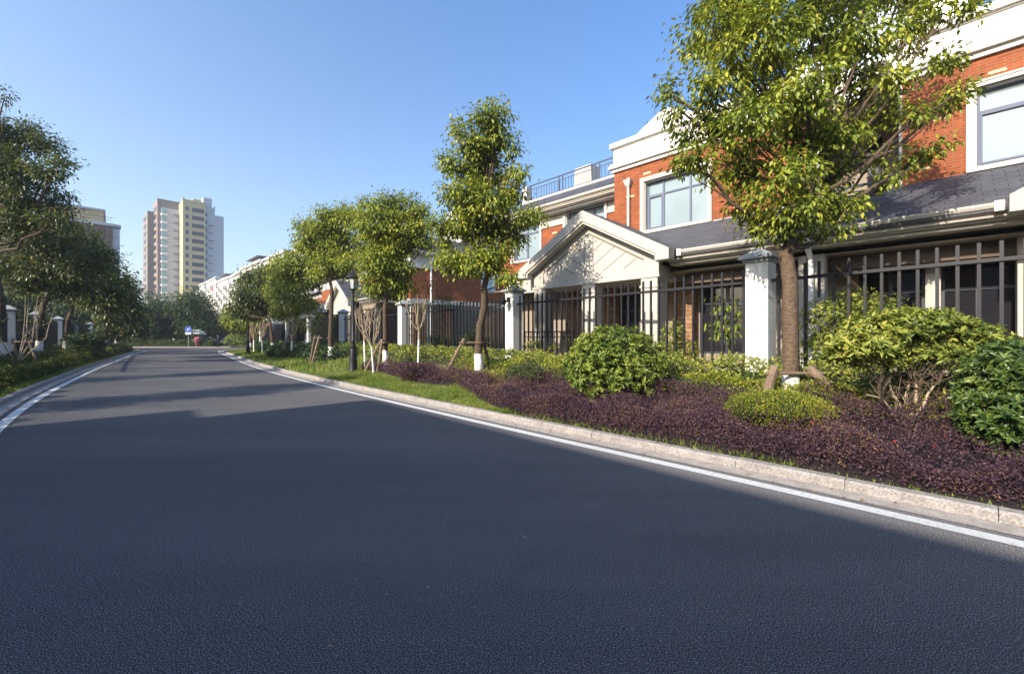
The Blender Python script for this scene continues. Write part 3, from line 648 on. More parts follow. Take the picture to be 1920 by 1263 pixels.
# ---- wing of the near house
yB = 14.6; xW0 = hx(936, yB); xW1 = xA0-.001
wa = (hx(960, yB)+.08, hx(1016, yB)-.10, 5.16, 6.90); wb = (hx(1058, yB)+.10, hx(1138, yB)-.10, 5.16, 6.90)
mb = MB(offA); wall_open(mb, xW0, xW1, 4.6, 6.42, yB, yB+.3, [wa, wb]); mb.box(xW0, xW0+.3, yB+.3, yB+7, 3.6, 6.42); mb.build('brick_wall', M['brick'], HA)
mb = MB(offA); wall_open(mb, xW0, xW1, 6.42, 7.12, yB, yB+.3, [wa, wb]); mb.box(xW0, xW0+.3, yB+.3, yB+7, 6.42, 7.12); 
for a, b in ((xW0-.03, wa[0]-.11), (wa[1]+.11, wb[0]-.11), (wb[1]+.11, xW1)): mb.box(a, b, yB-.05, yB-.0005, 6.42, 6.50); 
mb.build('beige_band', M['beige'], HA)
window(HA, offA, *wa, yB, [.48], lab='wing window beside the left hand brick corner'); window(HA, offA, *wb, yB, [.34, .70], lab='wing window half hidden by the porch gable')
mb = MB(offA); xx = hx(1040, yB); mb.box(xx-.13, xx+.13, yB-.004, yB+.02, 6.1, 6.156); mb.build('accent_brick', M['cream'], HA)
eave(HA, offA, xW0-.55, xW1, 13.9, 7.24, yB+.0); gutter_run('gutter', HA, offA, xW0-.58, xW1, 13.9, 7.24)
mb = MB(offA); vs = [(xW0-.5, 13.97, 7.27), (xW1, 13.97, 7.27), (xW1, 15.35, 8.13), (xW0+.9, 15.35, 8.13), (xW0-.5, 21, 7.27), (xW0+.9, 21, 8.13)]
mb.add(vs, [(0, 1, 2, 3), (4, 0, 3, 5)]); mb.build('wing_roof', M['slate'], HA)
mb = MB(offA); mb.box(xW0+.9, xW1, 15.36, 15.6, 7.6, 8.22); mb.box(xW0+.9, xW0+1.15, 15.6, 21, 7.6, 8.22); mb.box(xW0+.9, xW0+1.2, 15.36, 15.65, 8.221, 8.98); mb.build('terrace_kerb', M['white'], HA)
railing(HA, offA, xW0+1.25, xW1, 15.48, 8.22, .80)
xc_ = hx(1099, 17.8); mb = MB(offA); mb.frustum(xc_, 17.9, 8.0, 10.05, 1.3, .95, .9, .8); mb.build('chimney', M['beige'], HA)
mb = MB(offA)                                             # low slate roof and terrace tiles behind the railing
x9 = hx(1010, 16.6); mb.add([(x9, 16.4, 8.2), (xW1, 16.4, 8.2), (xW1, 18.8, 9.5), (x9+2, 18.8, 9.5)], [(0, 1, 2, 3)]); mb.build('upper_roof', M['slate'], HA)
mb = MB(offA); mb.box(x9, xW1, 16.2, 16.38, 8.0, 8.5); mb.build('roof_fascia', M['beige'], HA)
mb = MB(offA); mb.box(xW0+.3, xW1, yB+.35, yB+7, GZ, 7.1); mb.build('wing_core', M['interior'], HA)

# ---- next house along the street ----------------------------------------------------------------
xB1 = hx(769, yA); xB0 = xB1-21; offB = (xB0, yA, GZ)
BROT = math.atan2(-.768, .64); cornB = Vector((-7.16, 30.0, GZ)); HB = empty('house', cornB+Vector((-.64, .768, 0))*21, BROT, 'second brick house, its shaded end wall with a white downpipe facing the camera', 'house', 'brick houses behind the right hand fence')
HB.scale = (1, 1, 1.13); xr_ = xB1-3.9; xl_ = xr_-5.6
ops = [(xB1-16.5, xB1-14.3, 4.9, 6.3), (xB1-12, xB1-9.8, 4.3, 6.0), (xB1-4.2, xB1-2.5, 4.3, 5.6)]
mb = MB(offB); wall_open(mb, xB0, xB1, 3.8, 5.75, yA, yA+.3, [(a, b, c, min(d, 5.75)) for a, b, c, d in ops]); mb.box(xB1-.3, xB1, yA+.3, yA+9, 3.8, 5.75); mb.box(xB0, xB0+.3, yA+.3, yA+9, 3.8, 5.75)
mb.build('brick_wall', M['brick'], HB)
mb = MB(offB); mb.box(xB0-.02, xB1+.03, yA-.03, yA+9, 5.751, 6.55); mb.build('white_band', M['white'], HB)
mb = MB(offB); mb.box(xB0, xB1+.08, yA-.08, yA+9, 3.62, 3.799); mb.box(xB0, xB1+.14, yA-.14, yA+9, 3.5, 3.619); mb.box(xB0+.1, xB1-.1, yA+.1, yA+8.9, GZ, 3.499); mb.build('ground_floor_wall', M['beige'], HB)
for i, (a, b, c, d) in enumerate(ops): window(HB, offB, a, b, c, min(d, 5.7), yA, [.5])
mb = MB(offB); mb.box(xB0-.5, xB1+.5, yA-.5, yA+9.5, 6.551, 6.62); mb.box(xB0-.55, xB1+.55, yA-.55, yA+9.5, 6.621, 6.78); mb.build('eave', M['trim'], HB)
mb = MB(offB)
vs = [(xB0-.5, yA-.5, 6.79), (xB1+.5, yA-.5, 6.79), (xB1-2.2, yA+2.2, 8.3), (xB0+2.2, yA+2.2, 8.3), (xB1+.5, yA+9.4, 6.79), (xB1-2.2, yA+6.7, 8.3), (xB0-.5, yA+9.4, 6.79), (xB0+2.2, yA+6.7, 8.3)]
mb.add(vs, [(0, 1, 2, 3), (1, 4, 5, 2), (4, 6, 7, 5), (6, 0, 3, 7), (3, 2, 5, 7)]); mb.build('roof', M['slate'], HB)
mb = MB(offB); xq = xB1-1.2; mb.tube([(xB1+.42, yA+1.6, 6.6), (xB1+.38, yA+1.6, 6.35), (xB1+.1, yA+1.6, 6.05), (xB1+.09, yA+1.6, .7)], .06, 10); mb.build('downpipe', M['acwhite'], HB)
window_side = MB(offB); ys = yA+6.2; window_side.box(xB1-.02, xB1+.05, ys-.1, ys+1.3, 4.6, 5.7); ws = window_side.build('window', M['trim'], HB)
p = MB(offB); p.box(xB1+.051, xB1+.06, ys, ys+1.2, 4.68, 5.62); p.build('pane', M['glass_blue'], ws)
pieces('stone_facing', M['stone'], HB, offB, [(xB1+.001, xB1+.05, yA+1.8, yA+3.4, GZ, 3.3), (xB1+.001, xB1+.05, yA+6.2, yA+8.9, GZ, 3.3)])
pieces('end_glazing', M['glass_dark'], HB, offB, [(xB1+.001, xB1+.03, yA+3.5, yA+6.1, .8, 3.2)])
pieces('mullion', M['frame_dark'], HB, offB, [(xB1+.031, xB1+.08, y_, y_+.07, .8, 3.2) for y_ in (yA+3.5, yA+4.3, yA+5.1, yA+5.95)])
# attic gable and terrace
xg = xB1-3.6; mb = MB(offB); mb.prism_y([(xg-1.5, 8.0), (xg+1.5, 8.0), (xg+1.5, 9.9), (xg, 11.0), (xg-1.5, 9.9)], 19.2, 21.0); mb.build('attic_gable', M['white'], HB)
railing(HB, offB, xB1-9, xB1-5.2, yA+2.4, 8.3, .8, 'iron_blue')
lean_roof(HB, offB, xl_+2, xB1-.2, yG+.06, 3.78, yA-.09, 4.9)
gutter_run('gutter', HB, offB, xr_, xB1-.2, yG, 3.86); eave(HB, offB, xr_, xB1-.2, yG, 3.86, 13.2)
portico(HB, offB, xl_, xr_, 10.6, yA-.09, 3.70, 5.30, GZ, 3)
lean_roof(HB, offB, xl_-9.5, xl_+.3, yG-.6, 3.3, yA-.09, 4.9, True)
mb = MB(offB); mb.box(xB1-15.5, xB1-1.4, 11.7, 13.5, 3.2, 3.5); mb.build('eave_beam', M['beige_dark'], HB)
mb = MB(offB); mb.box(xB1-15, xB1-1.5, yA-.02, yA+.0999, .7, 3.1); mb.build('garden_glazing', M['glass_dark'], HB)
pieces('pier', M['beige'], HB, offB, [(xx-.18, xx+.18, 11.8, 12.15, GZ, 3.2) for xx in np.linspace(xB1-14, xB1-1.8, 7)])
pieces('stone_pier', M['stone'], HB, offB, [(xx-.5, xx+.5, 12.6, 12.9, GZ, 3.2) for xx in (xB1-3.3, xB1-6.8, xB1-10)]+[(xB1+.0, xB1+.06, yA+.2, yA+1.2, GZ, 3.4)])

e = empty('garden_screen', h2w(xB1+3.6, yA+6.5, GZ), HROT, 'dark slatted timber garden screen between the first two houses', 'garden screen'); mb = MB(); 
for i in range(28): mb.box(-3.4+i*.245, -3.4+i*.245+.20, -.02, .02, .1, 2.6)
mb.box(-3.5, 3.5, .021, .06, 2.2, 2.3); mb.box(-3.5, 3.5, .021, .06, .5, .6); mb.build('slats', M['iron_brown'], e)
# ---- third house, mostly behind the trees
xC1 = xB0-2.5; xC0 = xC1-20; offC = (xC0, yA, GZ)
HC = empty('house', cornB+Vector((-.64, .768, 0))*43.5+Vector((1.2, .9, 0)), BROT, 'third brick house up the street, almost hidden behind the roadside trees', 'house', 'brick houses behind the right hand fence')
mb = MB(offC); mb.box(xC0, xC1, yA, yA+9, 3.6, 6.2); mb.build('brick_wall', M['brick'], HC)
mb = MB(offC); mb.box(xC0-.05, xC1+.05, yA-.05, yA+9, 3.4, 3.599); mb.box(xC0-.05, xC1+.05, yA-.05, yA+9, 6.201, 6.7); mb.build('beige_band', M['beige'], HC)
mb = MB(offC); mb.add([(xC0-.5, yA-.5, 6.75), (xC1+.5, yA-.5, 6.75), (xC1-3, yA+4.5, 8.9), (xC0+3, yA+4.5, 8.9), (xC1+.5, yA+9.5, 6.75), (xC0-.5, yA+9.5, 6.75)], [(0, 1, 2, 3), (1, 4, 2), (4, 5, 3, 2), (5, 0, 3)]); mb.build('roof', M['slate'], HC)
mb = MB(offC); mb.box(xC0, xC1, yA, yA+9, GZ, 3.399); mb.build('ground_floor', M['stone'], HC)
lean_roof(HC, offC, xC0, xC1-1, 11.3, 3.7, yA-.06, 4.8)
for xx in (xC0+2, xC0+6.5, xC0+11, xC0+15.5): window(HC, offC, xx, xx+1.9, 4.3, 5.8, yA, [.5])

# ---- air conditioner on the terrace edge (hangs on the wall: a thing of its own)
ax, az = hx(1632, yA-.25), hz(1632, 152, yA-.25); offX = (ax, yA-.1, az-.45)
AC = empty('air_conditioner', h2w(*offX), HROT, 'white outdoor air conditioner unit with a round grille above the recessed balcony', 'air conditioner')
mb = MB(offX); mb.box(ax-.50, ax+.50, yA-.42, yA-.105, az-.42, az+.42); mb.build('casing', M['acwhite'], AC, .02)
mb = MB(offX)
for r in np.arange(.06, .33, .033):
    pts = [(ax+.1+r*math.cos(t), yA-.435, az+r*math.sin(t)) for t in np.linspace(0, 2*math.pi, 25)]; mb.tube(pts, .006, 4, False)
for t in np.linspace(0, 2*math.pi, 19)[:-1]: mb.tube([(ax+.1+.07*math.cos(t), yA-.435, az+.07*math.sin(t)), (ax+.1+.33*math.cos(t+.35), yA-.435, az+.33*math.sin(t+.35))], .006, 4, False)
mb.build('fan_grille', M['grille'], AC)
mb = MB(offX); n = 28
mb.add([(ax+.1+.33*math.cos(2*math.pi*j/n), yA-.4225, az+.33*math.sin(2*math.pi*j/n)) for j in range(n)], [tuple(range(n))]); mb.build('fan_opening', M['grille'], AC)
mb = MB(offX); mb.add([(ax+.1+.07*math.cos(2*math.pi*j/n), yA-.445, az+.07*math.sin(2*math.pi*j/n)) for j in range(n)], [tuple(range(n))]); mb.build('fan_hub', M['acwhite'], AC)
mb = MB(offX); [mb.box(ax+s*.38-.02, ax+s*.38+.02, yA-.44, yA-.101, az-.47, az-.421) for s in (-1, 1)]; mb.build('bracket', M['iron'], AC)
# ------------------------------------------------------------------ buildings on the left that are outside the frame but throw the road's big shadow
def plain_house(base, rz, L, Dp, H, label, dx=0):
    """base: the corner nearest the street; body extends +x (towards the camera side) and +y away from the street"""
    e = empty('house', base, rz, label, 'house', 'houses behind the left hand fence'); mb = MB()
    zs = [(2.9+.9, 2.9+2.5), (.9, 2.5)]; ops = [(x, x+1.8, a, b) for x in np.arange(1.5, L-2.5, 3.6) for a, b in zs]
    wall_open(mb, 0, L, 0, H-1.0, 0, .3, ops); mb.box(0, .3, .3, Dp, 0, H-1.0); mb.box(L-.3, L, .3, Dp, 0, H-1.0); mb.box(.3, L-.3, Dp-.3, Dp, 0, H-1.0); mb.build('brick_wall', M['brick'], e)
    mb = MB(); mb.box(-.12, L+.12, -.12, Dp+.12, H-1.0, H); mb.build('parapet', M['white'], e)
    if dx: mb = MB(); mb.box(L+.121, L+dx, 3.2, Dp, 0, H); mb.build('shadow_wing', M['brick'], e)  # unseen wing added so its shadow steps the road's shadow edge
    mb = MB(); mb.box(.3, L-.3, 1.2, 1.3, 0, H-1.0); mb.build('inner_wall', M['interior'], e)
    for (a, b, c, d) in ops: window(e, (0, 0, 0), a, b, c, d, 0, [.5])
    return e
LROT = math.atan2(-.73, .68)                               # local +x runs back along the street towards the camera; +y must point away from it
LROT = math.atan2(.73, -.68)                               # local +x runs up the street, local +y away from it
plain_house((2.6, -19.1, .1), LROT, 25, 9, 8.5, 'red brick house across the road, left of the camera and outside the picture', 1.3)
plain_house((-24.2, 2.4, .1), LROT, 24, 9, 8.2, 'red brick house behind the left fence, set back beyond the roadside trees')
plain_house((-43.5, 27.0, .1), LROT, 26, 9, 8.2, 'red brick house far up the left side behind the dark trees')

# ------------------------------------------------------------------ fences
FDIR = Vector((.64, -.768, 0)).normalized(); FROT = math.atan2(FDIR.y, FDIR.x)
def make_pillar(label, group):
    e = empty('fence_pillar', (0, 0, 0), 0, label, 'fence pillar', group)
    mb = MB(); w = .21
    for a, b in ((.02, .998), (1.006, 1.668), (1.676, 2.38)): mb.box(-w, w, -w, w, a, b)
    mb.box(-w+.008, w-.008, -w+.008, w-.008, 0, 2.38); mb.build('shaft', M['pillar'], e)
    mb = MB(); mb.box(-w-.03, w+.03, -w-.03, w+.03, -.25, .14); mb.build('base', M['pillar'], e, .006)
    mb = MB(); mb.frustum(0, 0, 2.381, 2.44, .44, .52); mb.box(-.26, .26, -.26, .26, 2.4405, 2.46); mb.frustum(0, 0, 2.461, 2.475, .62, .64); mb.box(-.32, .32, -.32, .32, 2.4755, 2.50)
    mb.frustum(0, 0, 2.501, 2.56, .64, .50); mb.frustum(0, 0, 2.5605, 2.67, .50, .20); mb.frustum(0, 0, 2.6705, 2.70, .20, .12)
    mb.build('cap', M['capstone'], e); return e
right_pillars = []
RP = [(1426, 466, 'white fence pillar with grey cap beside the big roadside tree'), (963.5, 534.6, 'white fence pillar with a wall lamp just under its grey cap'),
      (757, 562.9, 'white fence pillar right of the lamp post, behind a bare sapling'), (643.5, 580, 'white fence pillar just left of the lamp post'),
      (581.7, 589.6, 'white fence pillar seen between the two leafy roadside trees'), (540, 598, 'distant white fence pillar half hidden by a reddish bush'),
      (512, 603.5, 'far white fence pillar behind a slim trunk'), (490, 608.6, 'farthest white fence pillar on the right hand side')]
proto = make_pillar(RP[0][2], 'white pillars of the right hand fence')
for i, (u, v, lab) in enumerate(RP):
    D = F*1.8/(632-v); X = (u-960)/F*D
    o = proto if i == 0 else copy_tree(proto); o['label'] = lab; o.location = (X, D, .6); o.rotation_euler = (0, 0, FROT); right_pillars.append(Vector((X, D, .6)))
# one more pillar and panel line continue behind the right edge of the picture
right_pillars.insert(0, right_pillars[0]+FDIR*8.0)
o = copy_tree(proto); o['label'] = 'white fence pillar beyond the right edge of the picture'; o.location = right_pillars[0]; o.rotation_euler = (0, 0, FROT)
pk = MB(); pk.box(-.021, .021, -.021, .021, .12, 2.30); picket_mesh = pk.build('picket', M['iron'])
def panel(a, b, label, group, individual, z=.6, hmul=1.0):
    v = (b-a); L = v.length; rot = math.atan2(v.y, v.x); mid = (a+b)/2; mid.z = z
    e = empty('fence_panel', mid, rot, label, 'fence', group); h = L/2-.22
    mb = MB(); mb.box(-h, h, -.05, -.022, 2.00*hmul, 2.055*hmul); mb.box(-h, h, .022, .05, 2.0*hmul, 2.055*hmul); mb.box(-h, h, -.05, -.022, .24, .295); mb.box(-h, h, .022, .05, .24, .295)
    mb.build('rail', M['iron'], e)
    mb = MB(); mb.box(-h, h, -.09, .09, -.25, .06); mb.build('plinth', M['gutter'], e)
    n = int(round(2*h/.222))
    if individual:
        for i in range(n):
            p = picket_mesh.copy(); C.objects.link(p); p.parent = e; p.location = (-h+2*h*(i+.5)/n, 0, 0)
    else:
        mb = MB()
        for i in range(n): x = -h+2*h*(i+.5)/n; mb.box(x-.021, x+.021, -.021, .021, .12, 2.3*hmul)
        o = mb.build('pickets', M['iron'], e); o['kind'] = 'stuff'
    return e
PL = ['black iron fence panel running out of the picture at the right', 'black iron fence panel between the lamp pillar and the big tree pillar', 'black iron fence panel left of the lamp pillar, behind the tall slim tree',
      'black iron fence panel behind the lamp post and two bare saplings', 'black iron fence panel in front of the second porch gable', 'dark iron fence panel past the fifth pillar',
      'distant dark fence panel behind the reddish bush', 'most distant dark fence panel on the right']
for i in range(8): panel(right_pillars[i], right_pillars[i+1], PL[i], 'black iron fence panels on the right', i < 4)
bpy.data.objects.remove(picket_mesh)
# short return of the garden fence inside (lower railing) behind the second panel
gA = h2w(hx(985, 10.6), 10.6, .6); gB = h2w(hx(1082, 10.6), 10.6, .6); v = gB-gA
e = empty('garden_gate_fence', (gA+gB)/2, math.atan2(v.y, v.x), 'low black garden railing in front of the porch, seen through the fence', 'railing'); h = v.length/2
mb = MB(); mb.box(-h, h, -.02, .02, 1.05, 1.09); mb.box(-h, h, -.02, .02, .12, .16); mb.box(-h, h, -.02, .02, .88, .91); mb.build('rail', M['iron'], e)
mb = MB()
for x in np.arange(-h, h, .13): mb.box(x-.009, x+.009, -.009, .009, .161, 1.049)
mb.build('bars', M['iron'], e)
# wall lamp on the second pillar
P2 = right_pillars[2]; e = empty('wall_lamp', P2+Vector((-.19, -.17, 1.98)), FROT, 'small dark wall lamp fixed under the cap of the second white pillar', 'wall lamp')
mb = MB(); mb.box(-.05, .05, -.03, .02, .10, .28); mb.tube([(0, -.03, .2), (0, -.14, .26), (0, -.22, .2)], .014, 6); mb.build('bracket', M['iron'], e)
mb = MB(); mb.lathe(0, -.22, [(.02, .22), (.11, .18), (.12, .14), (.09, .05), (.05, .0)], 12); mb.build('lamp_shade', M['iron'], e)
mb = MB(); mb.lathe(0, -.22, [(.03, -.06), (.06, -.03), (.06, .0)], 12); mb.build('bulb', M['glass_pale'], e)

# left fence
left_p = []
LPX = [(15.7, 572.8, 'white fence pillar behind the bare whippy shrub at the left edge'), (68, 584, 'white fence pillar directly behind the second trunk on the left'), (109, 593.4, 'third white fence pillar from the left edge'),
       (140, 599, 'fourth white fence pillar from the left edge, above the dark shrub'), (169, 604, 'fifth white fence pillar from the left edge'), (184, 607.7, 'farthest white fence pillar of the left fence')]
for i, (u, v, lab) in enumerate(LPX):
    D = F*1.55/(632-v); X = (u-960)/F*D; o = copy_tree(proto); o['label'] = lab; o['group'] = 'white pillars of the left hand fence'
    o.location = (X, D, .35); o.rotation_euler = (0, 0, LROT); left_p.append(Vector((X, D, .35)))
left_p.insert(0, left_p[0]+Vector((.66, -.75, 0))*7.5)
LLb = ['leaving the picture at the left', 'between the first two left pillars', 'after the second left pillar', 'after the third left pillar', 'after the fourth left pillar', 'at its far end']
for i in range(6): panel(left_p[i], left_p[i+1], 'dark iron panel of the left fence '+LLb[i], 'dark fence panels on the left', False, .35)

# ------------------------------------------------------------------ street lamps
def make_lamp():
    e = empty('street_lamp', (0, 0, 0), 0, 'black cast iron lamp post with a glass lantern on the grass verge', 'street lamp', 'black lamp posts on the right verge')
    mb = MB(); mb.lathe(0, 0, [(.19, -.1), (.19, .05), (.165, .08), (.15, .12), (.135, .5), (.115, .85), (.10, .9), (.12, .93), (.12, .97), (.09, 1.0), (.075, 1.15), (.085, 1.18), (.06, 1.22), (.05, 2.4), (.042, 2.95), (.07, 2.98), (.07, 3.01), (.04, 3.04)], 16); mb.build('pole', M['iron'], e)
    mb = MB(); mb.lathe(0, 0, [(.05, 3.04), (.11, 3.10), (.13, 3.115), (.13, 3.13)], 6)
    for j in range(6):
        a = 2*math.pi*j/6; mb.tube([(.125*math.cos(a), .125*math.sin(a), 3.12), (.20*math.cos(a), .20*math.sin(a), 3.50)], .012, 5)
    mb.lathe(0, 0, [(.21, 3.49), (.225, 3.50), (.225, 3.53), (.21, 3.54)], 6); mb.build('lantern_frame', M['iron'], e)
    mb = MB(); mb.lathe(0, 0, [(.118, 3.131), (.188, 3.489)], 6); gl = mb.build('lantern_glass', M['lamp_glass'], e)
    mb = MB(); mb.lathe(0, 0, [(.27, 3.541), (.26, 3.57), (.14, 3.68), (.09, 3.70), (.06, 3.74), (.03, 3.76), (.035, 3.80), (.008, 3.84)], 12); mb.build('lamp_cap', M['iron'], e)
    return e
M['lamp_glass'] = mat('lamp_glass', (.42, .46, .45), .15, .6)
lamp = make_lamp(); lamp.location = G(662, 698); lamp.location.z -= .02
l2 = copy_tree(lamp); l2['label'] = 'second black lamp post, far up the right verge by the leafy trees'; l2.location = on_ground(465, F*1.33/(663-632))

# ------------------------------------------------------------------ tower block
TR = Vector((.67, .742, 0)).normalized(); TROT = math.atan2(TR.y, TR.x)
to = Vector((-129.6, 168, 0)); T = empty('tower_block', to, TROT, 'tall slab tower block with yellow, pale grey and brown faces beyond the trees', 'tower block')
M['t_yellow'] = speckle('t_yellow', (.44, .355, .20), (.48, .39, .23), 1, .85, .05); M['t_grey'] = speckle('t_grey', (.42, .44, .48), (.48, .50, .54), .6, .85, .05)
M['t_brown'] = speckle('t_brown', (.19, .155, .14), (.225, .185, .165), .6, .85, .05); M['t_blue'] = speckle('t_blue', (.36, .40, .46), (.41, .45, .51), .6, .85, .05); M['t_red'] = mat('t_red', (.36, .13, .10), .8)
M['t_glass'] = mat('t_glass', (.03, .042, .06), .25, .35); M['t_bay'] = mat('t_bay', (.26, .36, .38), .2, .6); M['t_white'] = mat('t_white', (.72, .74, .74), .7)
# local axes: +x recedes to the right, +y recedes to the left
mb = MB(); mb.box(0, 7.4, 0, 14, 0, 55.2); mb.box(-.15, 7.55, -.15, 2, 55.2, 55.9); mb.box(-.1, .5, -.1, .5, 55.9, 56.6); mb.box(3.4, 6.2, 1, 3, 55.9, 56.9); mb.build('yellow_wing', M['t_yellow'], T)
mb = MB(); mb.box(-5.3, -.001, 6.6, 18, 0, 52.6); gw_ = mb.build('grey_wing', M['t_grey'], T)
mb = MB(); mb.box(-6.6, 6, 7.6, 18.5, 0, 55.7); mb.box(-6.75, 6, 7.45, 8, 55.7, 56.1); mb.build('brown_wing', M['t_brown'], T)
mb = MB(); mb.box(-6.72, -6.601, 7.5, 7.9, 0, 55.6); mb.build('red_strip', M['t_red'], T)
mb = MB(); mb.box(-8.6, -3, 16.0, 27, 0, 52.0); mb.box(-8.7, -3, 15.9, 16.2, 52.0, 52.4); mb.build('rear_wing', M['t_brown'], T)
mb = MB(); mb.box(7.401, 11.0, 1.6, 14, 0, 55.0); mb.box(11.001, 14.2, 1.8, 13, 0, 52.0); mb.box(7.2, 10.2, 2.5, 5.5, 55.0, 58.8); mb.box(10.6, 11.1, 1.5, 2.0, 55.01, 55.8); mb.build('blue_grey_wing', M['t_blue'], T)
def boxc(name, m, par, sz, sill=None):
    mb = MB(); mb.box(-sz[0]/2, sz[0]/2, -sz[1]/2, sz[1]/2, -sz[2]/2, sz[2]/2); return mb.build(name, m, par)
def rep(o0, pts, par):
    for i, p in enumerate(pts):
        o = o0 if i == 0 else o0.copy()
        if i: C.objects.link(o); o.parent = par
        o.location = p
nf = range(15); zf = [52.3-3.1*i for i in nf]
rep(boxc('window', M['t_glass'], T, (.95, .1, 1.55)), [(1.35, -.03, z) for z in zf], T)
rep(boxc('strip_window', M['t_glass'], T, (3.9, .1, 1.6)), [(4.9, -.03, z-.1) for z in zf], T)
rep(boxc('side_window', M['t_glass'], T, (.8, .1, 1.5)), [(7.95, 1.57, z-.6) for z in zf], T)
rep(boxc('balcony_window', M['t_glass'], T, (.1, 5.2, 1.7)), [(-6.63, 13.2, z+.5) for z in zf], T)
rep(boxc('rear_window', M['t_glass'], T, (.1, 5.5, 1.7)), [(-8.63, 22, z-2.2) for z in zf], T)
b0 = MB(); b0.box(-.4, 1.3, -.5, .0, -.8, .8); b0.box(-.4, -.05, 0, 1.2, -.8, .8); b0 = b0.build('bay_window', M['t_bay'], T); rep(b0, [(-5.2, 6.58, z-.9) for z in zf], T)
b1 = MB(); b1.box(-.5, 1.4, -.6, 0, -.35, .35); b1.box(-.5, -.05, 0, 1.2, -.35, .35); b1 = b1.build('bay_panel', M['t_white'], T); rep(b1, [(-5.2, 6.58, z-2.4) for z in zf[:-1]], T)
l0 = MB(); l0.box(-.9, .9, -.6, 0, -.05, .05); l0 = l0.build('ledge', M['t_glass'], T); rep(l0, [(-.9, 6.59, z-1.9) for z in zf[:12]], T)
l1 = MB(); l1.box(-1.0, 1.0, -.6, 0, -.05, .05); l1 = l1.build('ledge', M['t_glass'], T); rep(l1, [(9.4, 1.59, z-1.9) for z in zf[1:10]], T)
mb = MB()
for z in zf: mb.box(-3.7, -.01, 6.57, 6.601, z-2.45, z-2.4); mb.box(11.001, 14.19, 1.77, 1.801, z-2.45, z-2.4)
for z in zf: mb.box(-6.63, -6.6005, 9.0, 18, z-1.0, z-.7)
mb.build('joint_line', M['t_brown'], T)

# brown and yellow block on the left
qx = 50.0
lb = h2w(0, 0); e = None
def W(u, D): return Vector(((u-960)/F*D, D, 0))
cb = W(211, 75); BB = empty('apartment_block', cb, HROT-math.radians(1), 'brown apartment block with a yellow roof storey rising behind the left trees', 'apartment block')
# local +y recedes (away from the street); the end wall facing us is x = 0
R2 = Matrix = None
mb = MB(); mb.box(-13, 0, -26, 0, 0, 20.9); mb.build('brown_wall', M['tilebrown'], BB)
mb = MB(); mb.box(-2, -.2, 0.001, .95, 0, 20.6); mb.build('grey_bay', M['t_blue'], BB)
mb = MB(); mb.box(-13.3, .3, -26.3, .3, 20.901, 21.35); mb.box(-2, .1, .301, 1.1, 20.9, 21.3); mb.build('roof_edge', M['t_blue'], BB)
mb = MB(); mb.box(-12, -1.2, -26, -1.2, 21.351, 23.6); mb.build('yellow_storey', M['t_yellow'], BB)
mb = MB(); mb.box(-12.3, -.9, -26.3, -.9, 23.601, 23.9); mb.build('roof_slab', M['t_blue'], BB)
mb = MB(); mb.box(-.05, 0, -26, 0, 22.35, 22.42); mb.box(-.05, 0, -26, 0, 21.9, 21.94)
for y in np.arange(-25, 0, 4.2): mb.box(-.05, 0, y, y+.08, 21.36, 22.349)
mb.build('railing', M['iron'], BB)

